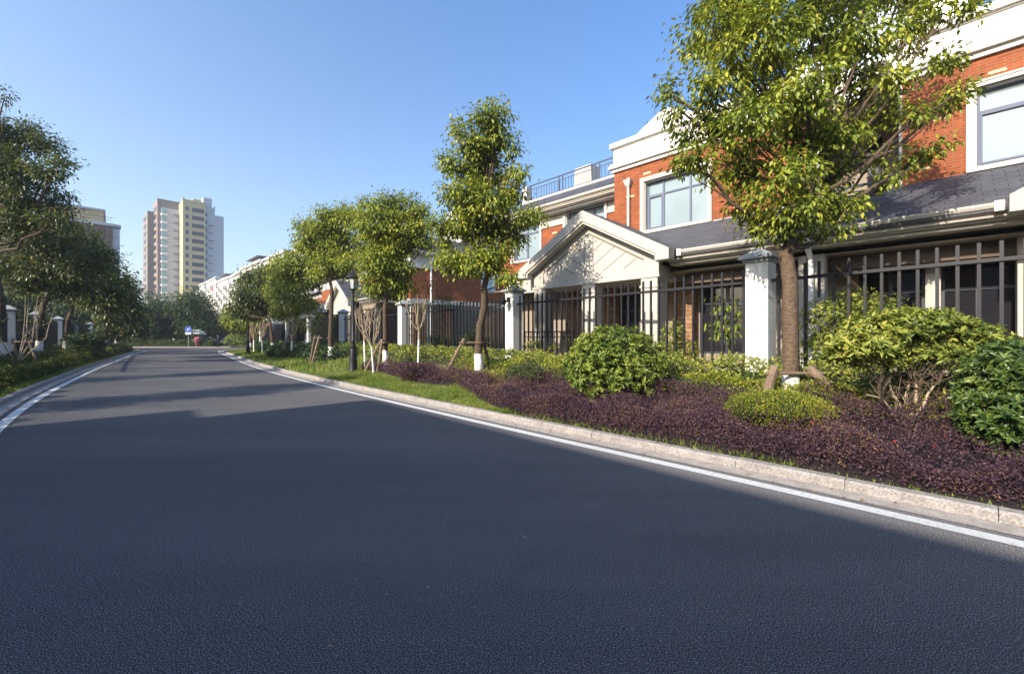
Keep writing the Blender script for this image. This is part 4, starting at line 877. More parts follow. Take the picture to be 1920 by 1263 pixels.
# white apartment blocks behind the villas
AP = [(545, 604, 460, 'white apartment block nearest the villas, above the second roadside tree'), (493, 534, 479, 'white apartment block with a flat eave, above the middle trees'), (452, 489, 496, 'white apartment block with a grey pergola on its roof'),
      (430, 450, 515, 'white apartment block with paired windows above the shaded tree'), (408, 428, 524, 'white apartment block with open grey balconies at the end of the road'), (386, 405, 525, 'white apartment block with a red cloth hanging at a balcony'), (361, 383, 536, 'small white roof block peeping over the round dark tree')]
for i, (ua, ub, vt, lab) in enumerate(AP):
    qa = 30.0; xa, xb = hx(ua, qa), hx(ub, qa); zt = hz((ua+ub)/2, vt, qa); off = (xa, qa, 0)
    if xb-xa > 16 and i > 2: pass
    e = empty('apartment_block', h2w(xa, qa, 0), HROT, lab, 'apartment block', 'white apartment blocks behind the trees')
    mb = MB(off); mb.box(xa, xb, qa, qa+11, 0, zt-.5); mb.build('wall', M['white'], e)
    mb = MB(off); mb.box(xa-.3, xb+.3, qa-.4, qa+11.3, zt-.499, zt-.1); mb.box(xa-.1, xb+.1, qa-.15, qa+11, zt-.099, zt+.25); mb.build('roof_edge', M['white'], e)
    w = xb-xa; nc = max(2, int(w/3.4)); zz = zt-2.6; fl = 0
    while zz > 3 and fl < 5:
        for j in range(nc):
            xc = xa+w*(j+.5)/nc
            if j % 2 == 0:
                b = MB(off); b.box(xc-.9, xc+.9, qa-.04, qa+.02, zz-.8, zz+.8); wv = b.build('window', M['t_glass'], e); f = MB(off); f.box(xc-.05, xc+.05, qa-.07, qa-.041, zz-.8, zz+.8); f.box(xc-1, xc+1, qa-.09, qa-.041, zz-.95, zz-.801); f.build('frame', M['white'], wv)
            else:
                b = MB(off); b.box(xc-1.3, xc+1.3, qa-1.3, qa-.01, zz-1.35, zz-1.2); b.box(xc-1.3, xc+1.3, qa-1.3, qa-1.2, zz-1.199, zz-.4); b.box(xc+1.2, xc+1.3, qa-1.199, qa-.01, zz-1.199, zz-.4); bo = b.build('balcony', M['white'], e); g_ = MB(off); g_.box(xc-1.2, xc+1.2, qa-.05, qa-.005, zz-1.199, zz+.9); g_.build('balcony_opening', M['t_bay' if i > 3 else 't_glass'], bo)
        zz -= 3.05; fl += 1
    if i in (2, 4): 
        mb = MB(off); mb.box(xb-w*.5, xb+.6, qa-1, qa+6, zt+.8, zt+.95); [mb.box(x, x+.12, qa-.8, qa-.7, zt+.251, zt+.8) for x in (xb-w*.45, xb-w*.2, xb)]; mb.build('pergola', M['frame'], e)
    if i == 5:
        mb = MB(off); xx = hx(398, qa-1.4); zc = hz(398, 541, qa-1.4); mb.prism_y([(xx-.9, zc-1.0), (xx+.7, zc-1.2), (xx+.9, zc+1.1), (xx-.8, zc+1.2)], qa-1.45, qa-1.4); o = mb.build('hanging_cloth', M['red_leaf'], e)
# low pink building glimpsed at the end of the road
M['pink'] = mat('pink', (.50, .24, .20), .8)
e = empty('low_building', W(398, 84), 0, 'low pinkish building glimpsed under the trees at the end of the road', 'building'); mb = MB(); mb.box(-2, 9, 0, 5, 0, 4.2); mb.build('wall', M['pink'], e); mb = MB(); [mb.box(x, x+1.0, -.06, -.001, 1, 2.6) for x in (-1.2, .8, 2.8, 5, 7)]; mb.build('window', M['t_glass'], e)

# ------------------------------------------------------------------ small things at the junction
M['sign_blue'] = mat('sign_blue', (.008, .06, .32), .5, .3); M['sign_white'] = mat('sign_white', (.45, .47, .50), .5)
D = 61.3; b = W(353, D); b.z = .11; e = empty('road_sign', b, 0, 'round blue road sign with a white turning arrow above a white plate', 'road sign')
r = .46; zc = 1.5+(632-619)/F*D
mb = MB(); mb.tube([(0, .05, 0), (0, .05, zc+.4)], .035, 8); mb.build('post', M['capstone'], e)
mb = MB(); n = 28; mb.prism_y([(r*1.05*math.cos(2*math.pi*j/n), zc+r*math.sin(2*math.pi*j/n)) for j in range(n)], -.01, .01); dsk = mb.build('disc', M['sign_blue'], e)
mb = MB(); y0, y1 = -.022, -.0105
mb.prism_y([(-.16, zc-.26), (-.07, zc-.26), (-.07, zc-.02), (-.16, zc-.02)], y0, y1); mb.prism_y([(-.16, zc-.019), (-.07, zc-.019), (.08, zc+.05), (.08, zc+.14), (-.05, zc+.13), (-.16, zc+.05)], y0, y1)
mb.prism_y([(.081, zc-.04), (.30, zc+.10), (.081, zc+.24)], y0, y1); mb.build('arrow', M['sign_white'], dsk)
mb = MB(); zp = 1.5+(632-626.5)/F*D; mb.box(-.42, .42, -.01, .01, zp-.16, zp+.14); mb.build('plate', M['sign_white'], e)
M['umb_pink'] = mat('umb_pink', (.32, .13, .12), .8); M['umb_white'] = mat('umb_white', (.40, .39, .32), .8); M['pinkcloth'] = speckle('pinkcloth', (.20, .06, .075), (.28, .10, .11), 6, .9, .2)
b = W(371, 62.5); b.z = .11; e = empty('umbrella', b, 0, 'faded pink and cream stall umbrella tilted beside the blue sign', 'umbrella')
mb = MB(); n = 16; vs = [(0, 0, 2.75)]+[(.85*math.cos(2*math.pi*j/n), .85*math.sin(2*math.pi*j/n), 2.45-.02*(j % 2)) for j in range(n)]+[(1.05*math.cos(2*math.pi*j/n), 1.05*math.sin(2*math.pi*j/n), 2.15) for j in range(n)]
tr_ = lambda v: (v[0]+.12*(v[2]-2), v[1], v[2]-.25-.18*v[0]); vs = [tr_(v) for v in vs]
fs = [(0, 1+j, 1+(j+1) % n) for j in range(n)]+[(1+j, 1+n+j, 1+n+(j+1) % n, 1+(j+1) % n) for j in range(n)]
cp = MB(); cp.add(vs, fs[:n]+fs[n:]); cn = cp.build('canopy', M['umb_white'], e); cn.data.materials.append(M['umb_pink'])
for p_ in cn.data.polygons:
    if p_.center.x < -.25: p_.material_index = 1
mb = MB(); mb.tube([(0, 0, 0), (.05, 0, 2.5)], .03, 8); mb.build('pole', M['iron'], e)
b = W(371, 61.6); b.z = .11; mb = MB(); mb.lathe(0, 0, [(.12, .05), (.22, .25), (.36, .6), (.46, .9), (.50, 1.15), (.44, 1.3), (.2, 1.42)], 14); o = mb.build('cloth_bundle', M['pinkcloth']); o.location = b; tag(o, 'dusty pink cloth bundle hanging under the tilted umbrella', 'cloth bundle')
for v_ in o.data.vertices: v_.co.x *= 1+.12*math.sin(v_.co.z*9+v_.co.y*5); v_.co.y += .06*math.sin(v_.co.x*11)
# parked cars beyond the hedge
M['car_dark'] = mat('car_dark', (.012, .013, .018), .2, .6); M['car_glass'] = mat('car_glass', (.10, .12, .14), .05, .8); M['car_grey'] = mat('car_grey', (.20, .21, .24), .25, .6); M['rubber'] = mat('rubber', (.015, .015, .015), .8); M['lampred'] = mat('lampred', (.3, .01, .01), .3)
def car(loc, rz, body, label):
    e = empty('parked_car', loc, rz, label, 'car', 'cars parked beyond the junction')
    side = [(-2.2, .25), (-1.75, .22), (1.8, .22), (2.2, .3), (2.22, .62), (2.05, .80), (1.05, .93), (.95, .95), (.9, .96), (-1.45, .99), (-2.15, .92), (-2.25, .6)]
    mb = MB(); mb.prism_y(side, -.86, .86); mb.build('body', M[body], e, .05)
    mb = MB(); mb.prism_y([(-1.62, .985), (.98, .955), (.35, 1.40), (.1, 1.45), (-.9, 1.46), (-1.25, 1.38)], -.74, .74); mb.build('cabin', M['car_glass'], e, .03)
    mb = MB(); mb.prism_y([(.12, 1.452), (-.9, 1.462), (-1.2, 1.392), (-1.2, 1.43), (-.9, 1.50), (.12, 1.49), (.35, 1.43), (.35, 1.40)], -.70, .70); mb.build('roof', M[body], e)
    for x in (-1.4, 1.4):
        for y in (-.8, .8):
            w = MB(); w.tube([(x, y-.1, .31), (x, y+.1, .31)], .31, 18); wo = w.build('wheel', M['rubber'], e); rm = MB(); rm.tube([(x, y-.108, .31), (x, y+.108, .31)], .18, 14); rm.build('rim', M['capstone'], wo)
    for y in (-.62, .62):
        h = MB(); h.box(2.16, 2.235, y-.17, y+.17, .60, .72); h.build('headlight', M['sign_white'], e); h = MB(); h.box(-2.26, -2.2, y-.17, y+.17, .68, .82); h.build('tail_light', M['lampred'], e)
b = W(388, 66); b.z = .1; car(b, .15, 'car_dark', 'black saloon car parked beyond the far hedge, beside the pink cloth'); b = W(420, 72); b.z = .1; car(b, .4, 'car_grey', 'grey car parked far right of the junction behind the standing person')
# person standing at the junction
def person(loc, rz, label):
    e = empty('person', loc, rz, label, 'person')
    def skin(name, V, E, R, m, sub=2, root=0):
        me = bpy.data.meshes.new(name); me.from_pydata(V, E, []); o = bpy.data.objects.new(name, me); C.objects.link(o); o.parent = e; me.materials.append(m)
        sk = o.modifiers.new('skin', 'SKIN'); sl = me.skin_vertices[0].data if me.skin_vertices else None
        if sl is None: me.attributes.new('x', 'FLOAT', 'POINT')
        for i, r in enumerate(R): me.skin_vertices[0].data[i].radius = r; me.skin_vertices[0].data[i].use_root = (i == root)
        s = o.modifiers.new('sub', 'SUBSURF'); s.levels = sub; s.render_levels = sub; return o
    return e, skin
M['cloth_dark'] = mat('cloth_dark', (.018, .018, .024), .9); M['skin'] = mat('skin', (.42, .26, .19), .6); M['hair'] = mat('hair', (.015, .012, .010), .7); M['trousers'] = mat('trousers', (.03, .035, .06), .9)
def lathe_person():
    b = W(409, 59.3); e = empty('person', b, .4, 'person in dark clothes standing at the far end of the road', 'person')
    mb = MB(); leg = []
    # body as one lofted surface: feet, legs, hips, torso, neck, head
    import bmesh
    V = [(0, 0, .92), (0, 0, 1.15), (0, .01, 1.36), (0, 0, 1.47), (0, -.01, 1.55), (0, -.015, 1.66), (.10, 0, .86), (.12, -.03, .48), (.13, .02, .09), (.13, -.13, .04), (-.10, 0, .86), (-.11, .02, .48), (-.12, .05, .09), (-.12, -.10, .04),
         (.20, .01, 1.36), (.25, .03, 1.09), (.23, -.08, .86), (.23, -.12, .78), (-.20, .01, 1.36), (-.25, .03, 1.09), (-.22, -.09, .87), (-.22, -.13, .79)]
    E = [(0, 1), (1, 2), (2, 3), (3, 4), (4, 5), (0, 6), (6, 7), (7, 8), (8, 9), (0, 10), (10, 11), (11, 12), (12, 13), (2, 14), (14, 15), (15, 16), (16, 17), (2, 18), (18, 19), (19, 20), (20, 21)]
    R = [(.15, .12), (.145, .11), (.16, .115), (.06, .06), (.075, .085), (.07, .08), (.10, .10), (.065, .065), (.045, .045), (.04, .03), (.10, .10), (.065, .065), (.045, .045), (.04, .03), (.065, .065), (.05, .05), (.035, .035), (.03, .02), (.065, .065), (.05, .05), (.035, .035), (.03, .02)]
    me = bpy.data.meshes.new('body'); me.from_pydata(V, E, []); o = bpy.data.objects.new('body', me); C.objects.link(o); o.parent = e
    bm = bmesh.new(); bm.from_mesh(me); ly = bm.verts.layers.skin.verify(); bm.verts.ensure_lookup_table()
    for i, v in enumerate(bm.verts): v[ly].radius = R[i]; v[ly].use_root = (i == 0)
    bm.to_mesh(me); bm.free(); me.materials.append(M['cloth_dark']); o.modifiers.new('skin', 'SKIN'); s = o.modifiers.new('sub', 'SUBSURF'); s.levels = 1; s.render_levels = 2
    mb = MB(); mb.lathe(0, -.02, [(.03, 1.50), (.07, 1.54), (.085, 1.60), (.08, 1.66), (.04, 1.70)], 12); mb.build('face', M['skin'], e)
    mb = MB(); mb.lathe(0, .005, [(.09, 1.58), (.10, 1.63), (.095, 1.69), (.06, 1.735), (.01, 1.75)], 12); mb.build('hair', M['hair'], e)
lathe_person()
# ------------------------------------------------------------------ vegetation
def lobes_px(L, D, jitter=.0, deep=1.0):
    out = []
    for i, l in enumerate(L):
        u, v, ru, rv = l[:4]; dd = l[4] if len(l) > 4 else (rng.random()-.5)*2*jitter
        d = D+dd; out.append((np.array([(u-960)/F*d, d, 1.5+(632-v)/F*d]), np.array([ru/F*d, ru/F*d*deep, rv/F*d])))
    return out
def curve(a, b, n=6, sag=.12, wob=.05):
    a = np.array(a, float); b = np.array(b, float); L = np.linalg.norm(b-a); t = np.linspace(0, 1, n)[:, None]
    p = a+(b-a)*t; p[:, 2] -= (sag*L*np.sin(math.pi*t[:, 0])); w = rng.normal(size=(n, 3))*wob*L; w[0] = w[-1] = 0; return p+w*.5
def tree(name, label, cat, group, base, fork, lobes, r0, nleaf, leafL, leafmat_, barkm='bark', cl=26, csd=.17, droop=.75, rich=False, leafW=.46, twig_per=7, axis_top=None, trunk_pts=None, extra=0):
    base = Vector(base); e = empty(name, base, 0, label, cat, group); B = np.array(base)
    lob = [(c-B, r) for c, r in lobes]; fk = np.array(fork)-B
    cen = np.array([c for c, r in lob]); top = cen[np.argmax(cen[:, 2])]
    mb = MB(); pts = trunk_pts if trunk_pts is not None else None
    if pts is None:
        pts = [np.array([0, 0, -.25]), np.array([0, 0, 0.]), fk*np.array([.3, .3, .35]), fk*np.array([.75, .75, .7]), fk]
    else: pts = [np.array([0, 0, -.25])]+[np.array(p)-B for p in pts]
    k = len(pts); rad = [r0*1.25, r0*1.12]+[r0*(1-.22*i/(k-2)) for i in range(1, k-1)]
    # resample for an uneven outline
    P = []; RR = []
    for i in range(k-1):
        for t in (0, .33, .66): P.append(pts[i]*(1-t)+pts[i+1]*t+(rng.normal(size=3)*r0*.05 if t else 0)); RR.append((rad[i]*(1-t)+rad[i+1]*t)*(1+rng.normal()*.025))
    P.append(pts[-1]); RR.append(rad[-1]); mb.tube(P, RR, 12); mb.build('trunk', M[barkm], e)
    bm = MB()
    # leader(s) from the fork into the crown
    lead_end = np.array([ (fk[0]*.4+top[0]*.6), fk[1]*.5+top[1]*.5, top[2]*.92+fk[2]*.08]); lead = curve(fk, lead_end, 9, 0, .035)
    bm.tube(lead, np.linspace(r0*.72, r0*.14, 9), 8)
    twpts = []
    for c, r in lob:
        tfrac = np.clip((c[2]-fk[2])/max(lead_end[2]-fk[2], .1)*.62-.05+rng.normal()*.04, 0, .9); idx = tfrac*8; i = int(idx); st = lead[i]*(1-(idx-i))+lead[min(i+1, 8)]*(idx-i)
        ln = np.linalg.norm(c-st); rr = r0*(.16+.30*min(ln/3.5, 1))*(1-.55*tfrac); cv = curve(st, c, 6, .10, .06); bm.tube(cv, np.linspace(rr, rr*.35, 6), 6, False)
        twpts.append((cv, rr))
    vol = np.array([np.prod(r)**(2/3) for c, r in lob]); vol /= vol.sum()
    ncl = int(nleaf/cl); P = []; Dr = []; Nm = []
    for (c, r), w, (cv, rr) in zip(lob, vol, twpts):
        n = max(3, int(round(ncl*w))); d = rdir(n); rad_ = rng.random(n)**.42; cc = c+d*rad_[:, None]*r*1.02
        for j in range(min(n, twig_per)):
            a = cv[rng.integers(2, 6)]; bm.tube(curve(a, cc[j], 4, .05, .06), [rr*.30, rr*.22, rr*.14, rr*.07], 4, False)
        m = rng.integers(int(cl*.6), int(cl*1.4), n); idx = np.repeat(np.arange(n), m); q = rng.normal(size=(len(idx), 3))*csd*np.array([1, 1, .72])
        P.append(cc[idx]+q); out = unit(q+ (cc[idx]-c)*.35); Dr.append(out*.75+rdir(len(idx))*.55+np.array([0, 0, -droop])); Nm.append(rdir(len(idx))*.55+np.array([0, 0, .8])+out*.35)
    bm.build('limbs', M[barkm if barkm == 'bark_thin' else 'twig'], e)
    P = np.concatenate(P); Dr = np.concatenate(Dr); Nm = np.concatenate(Nm); n = len(P); L = leafL*(.65+.6*rng.random(n))
    v, f = leaf_geo(P, Dr, Nm, L, L*leafW, .12, rich); mesh_np('crown', v, f, M[leafmat_], e); return e
def whorl_bush(name, label, cat, group, base, lobes, nwh, leafL, m, k=7, stems=None, shell=.62, stem_m='bare', W_=.36, tilt=58, rich=True, upb=.45, stem_r=.018, low=-1.0):
    base = Vector(base); e = empty(name, base, 0, label, cat, group); B = np.array(base); lob = [(c-B, r) for c, r in lobes]
    vol = np.array([np.prod(r)**(2/3) for c, r in lob]); vol /= vol.sum(); P = []; A = []
    for (c, r), w in zip(lob, vol):
        n = max(3, int(nwh*w)); d = rdir(n); d[:, 2] = np.where(rng.random(n) < .35, np.abs(d[:, 2]), d[:, 2]); rad_ = shell+(1-shell)*rng.random(n)**.7; rad_ *= 1+.05*rng.normal(size=n)
        p = c+d*rad_[:, None]*r; ok = (p[:, 2] > .04) & (d[:, 2]*rad_ > low); P.append(p[ok]); A.append(unit(d/r)[ok])
    P = np.concatenate(P); A = unit(np.concatenate(A)+np.array([0, 0, upb])+rng.normal(size=P.shape)*.28); n = len(P)
    t1 = unit(np.cross(A, rdir(n))); t2 = np.cross(A, t1); idx = np.repeat(np.arange(n), k); ang = np.tile(np.arange(k)*2*math.pi/k, n)+rng.normal(size=n*k)*.3+np.repeat(rng.random(n)*6, k)
    ti = np.radians(tilt+rng.normal(size=n*k)*15); side = t1[idx]*np.cos(ang)[:, None]+t2[idx]*np.sin(ang)[:, None]
    Dr = A[idx]*np.cos(ti)[:, None]+side*np.sin(ti)[:, None]; Nm = A[idx]*np.sin(ti)[:, None]-side*np.cos(ti)[:, None]+rng.normal(size=(n*k, 3))*.15
    L = leafL*(.6+.6*rng.random(n*k)); v, f = leaf_geo(P[idx]+A[idx]*rng.normal(size=(n*k, 1))*leafL*.15, Dr, Nm, L, L*W_, .10, rich); mesh_np('foliage', v, f, M[m], e)
    bm = MB()
    if stems is None:
        for c, r in lob:
            for _ in range(5): bm.tube(curve([rng.normal()*.05, rng.normal()*.05, -.05], c+rdir(1)[0]*r*.7, 5, 0, .05), np.linspace(stem_r, stem_r*.4, 5), 5, False)
    else:
        for s in stems:
            pts = [np.array(p)-B for p in s[0]]; P2 = []
            for i in range(len(pts)-1):
                for t in (0, .5): P2.append(pts[i]*(1-t)+pts[i+1]*t+(rng.normal(size=3)*.012 if i+t > 0 else 0))
            P2.append(pts[-1]); bm.tube(P2, np.linspace(s[1], s[1]*.45, len(P2)), 7)
        bm.build('stems', M[stem_m], e); bm = MB()
        ends = [np.array(s[0][-1])-B for s in stems]
        for _ in range(75):
            s = stems[rng.integers(len(stems))][0]; q = rng.integers(1, len(s)); a = np.array(s[q])-B; dd = np.linalg.norm(P-a, axis=1); near = np.argsort(dd)[:len(P)//4]; j = near[rng.integers(len(near))]; bm.tube(curve(a, P[j], 6, -.05, .22), np.linspace(.008, .002, 6), 4, False)
    bm.build('stems' if stems is None else 'twigs', M[stem_m if stems is None else 'twig'], e); return e
def px(u, v, D): return (((u-960)/F*D), D, 1.5+(632-v)/F*D)

# ---- roadside trees, right
RG = 'camphor trees with whitewashed feet along the right verge'
b1 = G(1483, 745); D1 = b1.y
T1L = [(1385,-30,80,60,.3),(1500,-60,90,70,-.3),(1600,-40,75,50,.5),(1700,-25,70,40,.9),(1335,55,62,50,.4),(1430,65,70,58,-.5),(1530,55,70,60,.2),(1625,60,55,42,-.4),(1705,55,40,34,.3),(1785,18,36,22,-.3),
       (1340,150,52,44,-.2),(1250,172,22,24,.3),(1272,205,16,14,.1),(1425,150,64,50,.6),(1515,160,66,50,-.7),(1600,160,45,38,.4),(1672,135,32,24,-.6),(1762,112,30,20,.0),
       (1325,240,52,32,.3),(1408,245,56,40,-.5),(1495,250,60,38,.3),(1580,250,48,26,-.3),(1655,222,42,16,.4),(1722,212,26,10,-.5),(1780,185,20,11,.1),(1803,168,12,8,.0),
       (1300,305,36,26,-.2),(1375,318,50,34,.4),(1462,332,58,36,-.6),(1545,322,44,26,.4),(1745,278,22,12,-.1),(1712,300,14,9,.1),(1640,300,26,10,.3),(1672,330,16,8,.0),
       (1410,388,28,22,.1),(1475,400,52,28,-.4),(1540,392,42,24,.3),(1592,384,20,12,-.2),(1432,432,26,14,.0),(1562,428,26,11,-.2),(1500,440,20,10,.2)]
tree('camphor_tree', 'largest and nearest tree, its drooping green crown cut off by the top of the picture', 'tree', RG, b1, px(1474, 478, D1), lobes_px(T1L, D1), .135, 38000, .105, 'camphor', 'bark_near', cl=58, csd=.115, rich=False, twig_per=9,
     trunk_pts=[b1, px(1483, 700, D1), px(1482, 620, D1), px(1482, 545, D1), px(1477, 500, D1), px(1470, 470, D1)])
b3 = G(899, 708); D3 = b3.y
T3L = [(917,218,26,22),(935,205,12,10),(857,244,16,16),(895,278,42,34),(964,278,13,17),(848,305,20,24),(908,330,42,36),(972,330,14,20),(853,365,30,26),(908,378,44,34),(951,368,24,26),(826,419,16,20),(878,424,46,30),(930,430,40,30),(994,406,22,9),
       (842,486,26,20),(891,494,42,24),(930,479,32,26),(968,453,15,18),(957,524,20,8),(1002,398,12,7),(930,250,22,24),(830,455,14,12)]
tree('camphor_tree', 'tall slim tree clear against the sky, its trunk roped to a slanting stake', 'tree', RG, b3, px(906, 545, D3), lobes_px(T3L, D3, .5), .12, 26000, .12, 'camphor', csd=.15, cl=60, twig_per=9,
     trunk_pts=[b3, px(897, 665, D3), px(900, 610, D3), px(908, 575, D3), px(908, 545, D3)])
b4 = G(723, 690); D4 = b4.y
T4L = [(713,388,33,20),(757,390,36,24),(788,412,24,22),(700,415,38,26),(740,423,45,28),(783,441,28,22),(702,446,32,28),(748,453,35,25),(702,486,25,22),(711,514,34,28),(745,505,34,30),(702,545,22,18),(752,540,20,18),(805,452,12,12),(728,480,34,28)]
tree('camphor_tree', 'bushy yellow green tree right of the lamp post', 'tree', RG, b4, px(722, 575, D4), lobes_px(T4L, D4, .6), .105, 26000, .125, 'camphor', csd=.16, cl=60, twig_per=9)
b5 = G(619, 676); D5 = b5.y
T5L = [(650,398,24,15),(617,408,30,18),(656,415,28,22),(610,428,38,22),(580,422,20,11),(600,450,40,24),(643,453,32,26),(586,470,28,20),(617,484,35,20),(661,491,25,18),(608,508,28,16),(642,510,22,14),(566,463,14,10),(570,440,12,8),(684,470,14,14)]
tree('camphor_tree', 'round crowned tree left of the lamp post, forked low above its stakes', 'tree', RG, b5, px(622, 545, D5), lobes_px(T5L, D5, .8), .12, 20000, .15, 'camphor', csd=.2, cl=55, twig_per=9)
b6 = G(555, 667); D6 = b6.y
T6L = [(530,498,28,18),(560,495,26,20),(545,522,38,20),(520,545,22,16),(580,530,20,16),(545,556,32,20),(575,570,20,14),(535,582,22,12),(548,480,12,10)]
tree('camphor_tree', 'middle roadside tree with a broad yellowish crown, left of the forked one', 'tree', RG, b6, px(556, 590, D6), lobes_px(T6L, D6, .9), .12, 14000, .185, 'camphor', csd=.26, cl=50)
b7 = on_ground(513, 33); T7L = [(475,522,24,16),(502,516,20,18),(485,548,32,20),(456,548,20,14),(500,574,25,16),(470,580,25,16),(448,575,16,14)]
tree('camphor_tree', 'darker green roadside tree farther up the right verge', 'tree', RG, b7, px(508, 610, 33), lobes_px(T7L, 34, 1.2), .15, 9000, .28, 'camphor_dark', csd=.32, cl=22)
b8 = on_ground(470, 40); T8L = [(452,590,22,14),(465,608,20,12),(440,606,14,10),(478,600,18,12),(430,598,9,8)]
tree('camphor_tree', 'last low crowned tree of the right verge beside the far lamp post', 'tree', RG, b8, px(470, 622, 40), lobes_px(T8L, 41, 1), .14, 8000, .24, 'camphor', csd=.34, cl=20)
b9 = G(572, 668); L9 = [(575,575,16,12),(590,590,16,12),(560,595,16,12),(575,610,20,12),(592,620,10,12)]
tree('autumn_shrub_tree', 'thin reddish brown small tree among the fence pillars', 'tree', None, b9, px(574, 645, b9.y), lobes_px(L9, b9.y+.6, .5), .045, 1500, .12, 'photinia', 'bark_thin', csd=.2, cl=12)
# ---- left side trees
LG = 'dark roadside trees along the left verge'
bl = G(4, 692); DL = bl.y
LL1 = [(-30,215,30,30),(-20,300,55,60),(45,248,30,20),(88,268,32,18),(-60,230,30,50),(30,315,48,34),(98,318,34,18),(60,372,55,26),(112,362,20,8),(-10,410,55,40),(60,425,55,24),(120,300,14,8),(124,395,18,5),(95,410,30,10),(8,185,10,14),(10,260,20,24),(-70,340,60,70)]
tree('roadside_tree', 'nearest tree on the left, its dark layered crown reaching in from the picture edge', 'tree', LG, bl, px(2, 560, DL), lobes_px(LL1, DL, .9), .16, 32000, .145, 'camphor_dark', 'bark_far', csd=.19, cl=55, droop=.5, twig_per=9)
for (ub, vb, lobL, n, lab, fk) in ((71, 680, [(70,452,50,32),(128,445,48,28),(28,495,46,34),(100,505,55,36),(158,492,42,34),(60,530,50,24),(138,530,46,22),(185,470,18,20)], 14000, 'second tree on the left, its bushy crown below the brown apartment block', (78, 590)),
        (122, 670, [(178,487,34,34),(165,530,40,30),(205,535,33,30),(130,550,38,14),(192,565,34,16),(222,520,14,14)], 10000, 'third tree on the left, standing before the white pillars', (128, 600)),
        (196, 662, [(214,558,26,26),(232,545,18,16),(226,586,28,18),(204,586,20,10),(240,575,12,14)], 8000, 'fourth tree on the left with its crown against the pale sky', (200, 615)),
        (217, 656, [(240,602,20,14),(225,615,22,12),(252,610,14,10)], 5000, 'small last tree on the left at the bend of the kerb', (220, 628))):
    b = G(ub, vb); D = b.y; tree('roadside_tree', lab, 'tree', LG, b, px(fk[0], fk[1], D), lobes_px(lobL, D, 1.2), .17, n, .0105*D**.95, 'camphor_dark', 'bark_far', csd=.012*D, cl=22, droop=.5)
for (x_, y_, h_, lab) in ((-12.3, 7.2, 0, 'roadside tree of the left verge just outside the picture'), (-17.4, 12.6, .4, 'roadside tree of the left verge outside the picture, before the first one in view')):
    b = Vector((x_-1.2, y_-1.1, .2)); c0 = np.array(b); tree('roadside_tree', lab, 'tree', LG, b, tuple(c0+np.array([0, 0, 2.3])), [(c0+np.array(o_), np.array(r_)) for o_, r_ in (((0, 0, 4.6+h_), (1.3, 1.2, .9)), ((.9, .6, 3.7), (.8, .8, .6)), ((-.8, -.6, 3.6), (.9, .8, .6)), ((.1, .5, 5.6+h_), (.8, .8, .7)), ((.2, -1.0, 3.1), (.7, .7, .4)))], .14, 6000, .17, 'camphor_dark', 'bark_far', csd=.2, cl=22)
# ---- garden trees behind the left fence and trees across the junction
for (u, D, lobL, n, lab) in ((30, 34, [(0,600,50,30),(55,590,45,30),(30,560,50,25),(95,600,35,25)], 6000, 'dark garden tree behind the first left pillars'), (150, 48, [(130,605,30,22),(165,600,30,22),(150,580,30,18),(195,610,25,15)], 5000, 'dark garden tree behind the third and fourth left pillars')):
    b = Vector(((u-960)/F*D, D, .2)); tree('garden_tree', lab, 'tree', 'garden trees behind the left fence', b, px(u, 620, D), lobes_px(lobL, D, 1), .15, n, .34, 'evergreen', 'bark_far', csd=.5, cl=22)
FGp = 'round dark trees across the junction'
for (u, D, lobL, n, lab) in ((282, 64, [(275,588,30,22),(300,578,24,22),(258,606,18,14),(300,612,26,18),(275,622,25,14),(316,598,14,18)], 9000, 'broad dark tree across the junction below the tower'),
        (362, 65, [(345,582,26,22),(376,582,26,24),(360,562,22,14),(392,604,20,18),(340,608,24,18),(370,612,26,14)], 10000, 'round dark tree behind the blue road sign'),
        (327, 70, [(325,590,16,16),(322,612,16,14),(335,620,16,10)], 4000, 'lower dark tree between the two round ones'),
        (425, 76, [(425,600,16,14),(410,612,14,12),(436,615,14,12)], 4000, 'small dark tree below the white balconies'),
        (246, 70, [(240,590,16,14),(250,610,20,14),(228,612,20,16)], 5000, 'dark tree at the left of the junction')):
    b = Vector(((u-960)/F*D, D, .1)); tree('junction_tree', lab, 'tree', FGp, b, px(u, 630, D), lobes_px(lobL, D, 1.5), .2, n, .42, 'evergreen', 'bark_far', csd=.6, cl=24, droop=.3)
b = Vector(((262-960)/F*72, 72, .1)); tree('bare_tree', 'wispy bare topped tree at the foot of the tower', 'tree', None, b, px(262, 600, 72), lobes_px([(262,552,12,12),(270,565,14,10),(255,570,12,10)], 72, 1), .1, 300, .3, 'evergreen', 'bark_far', csd=.6, cl=6, twig_per=16)

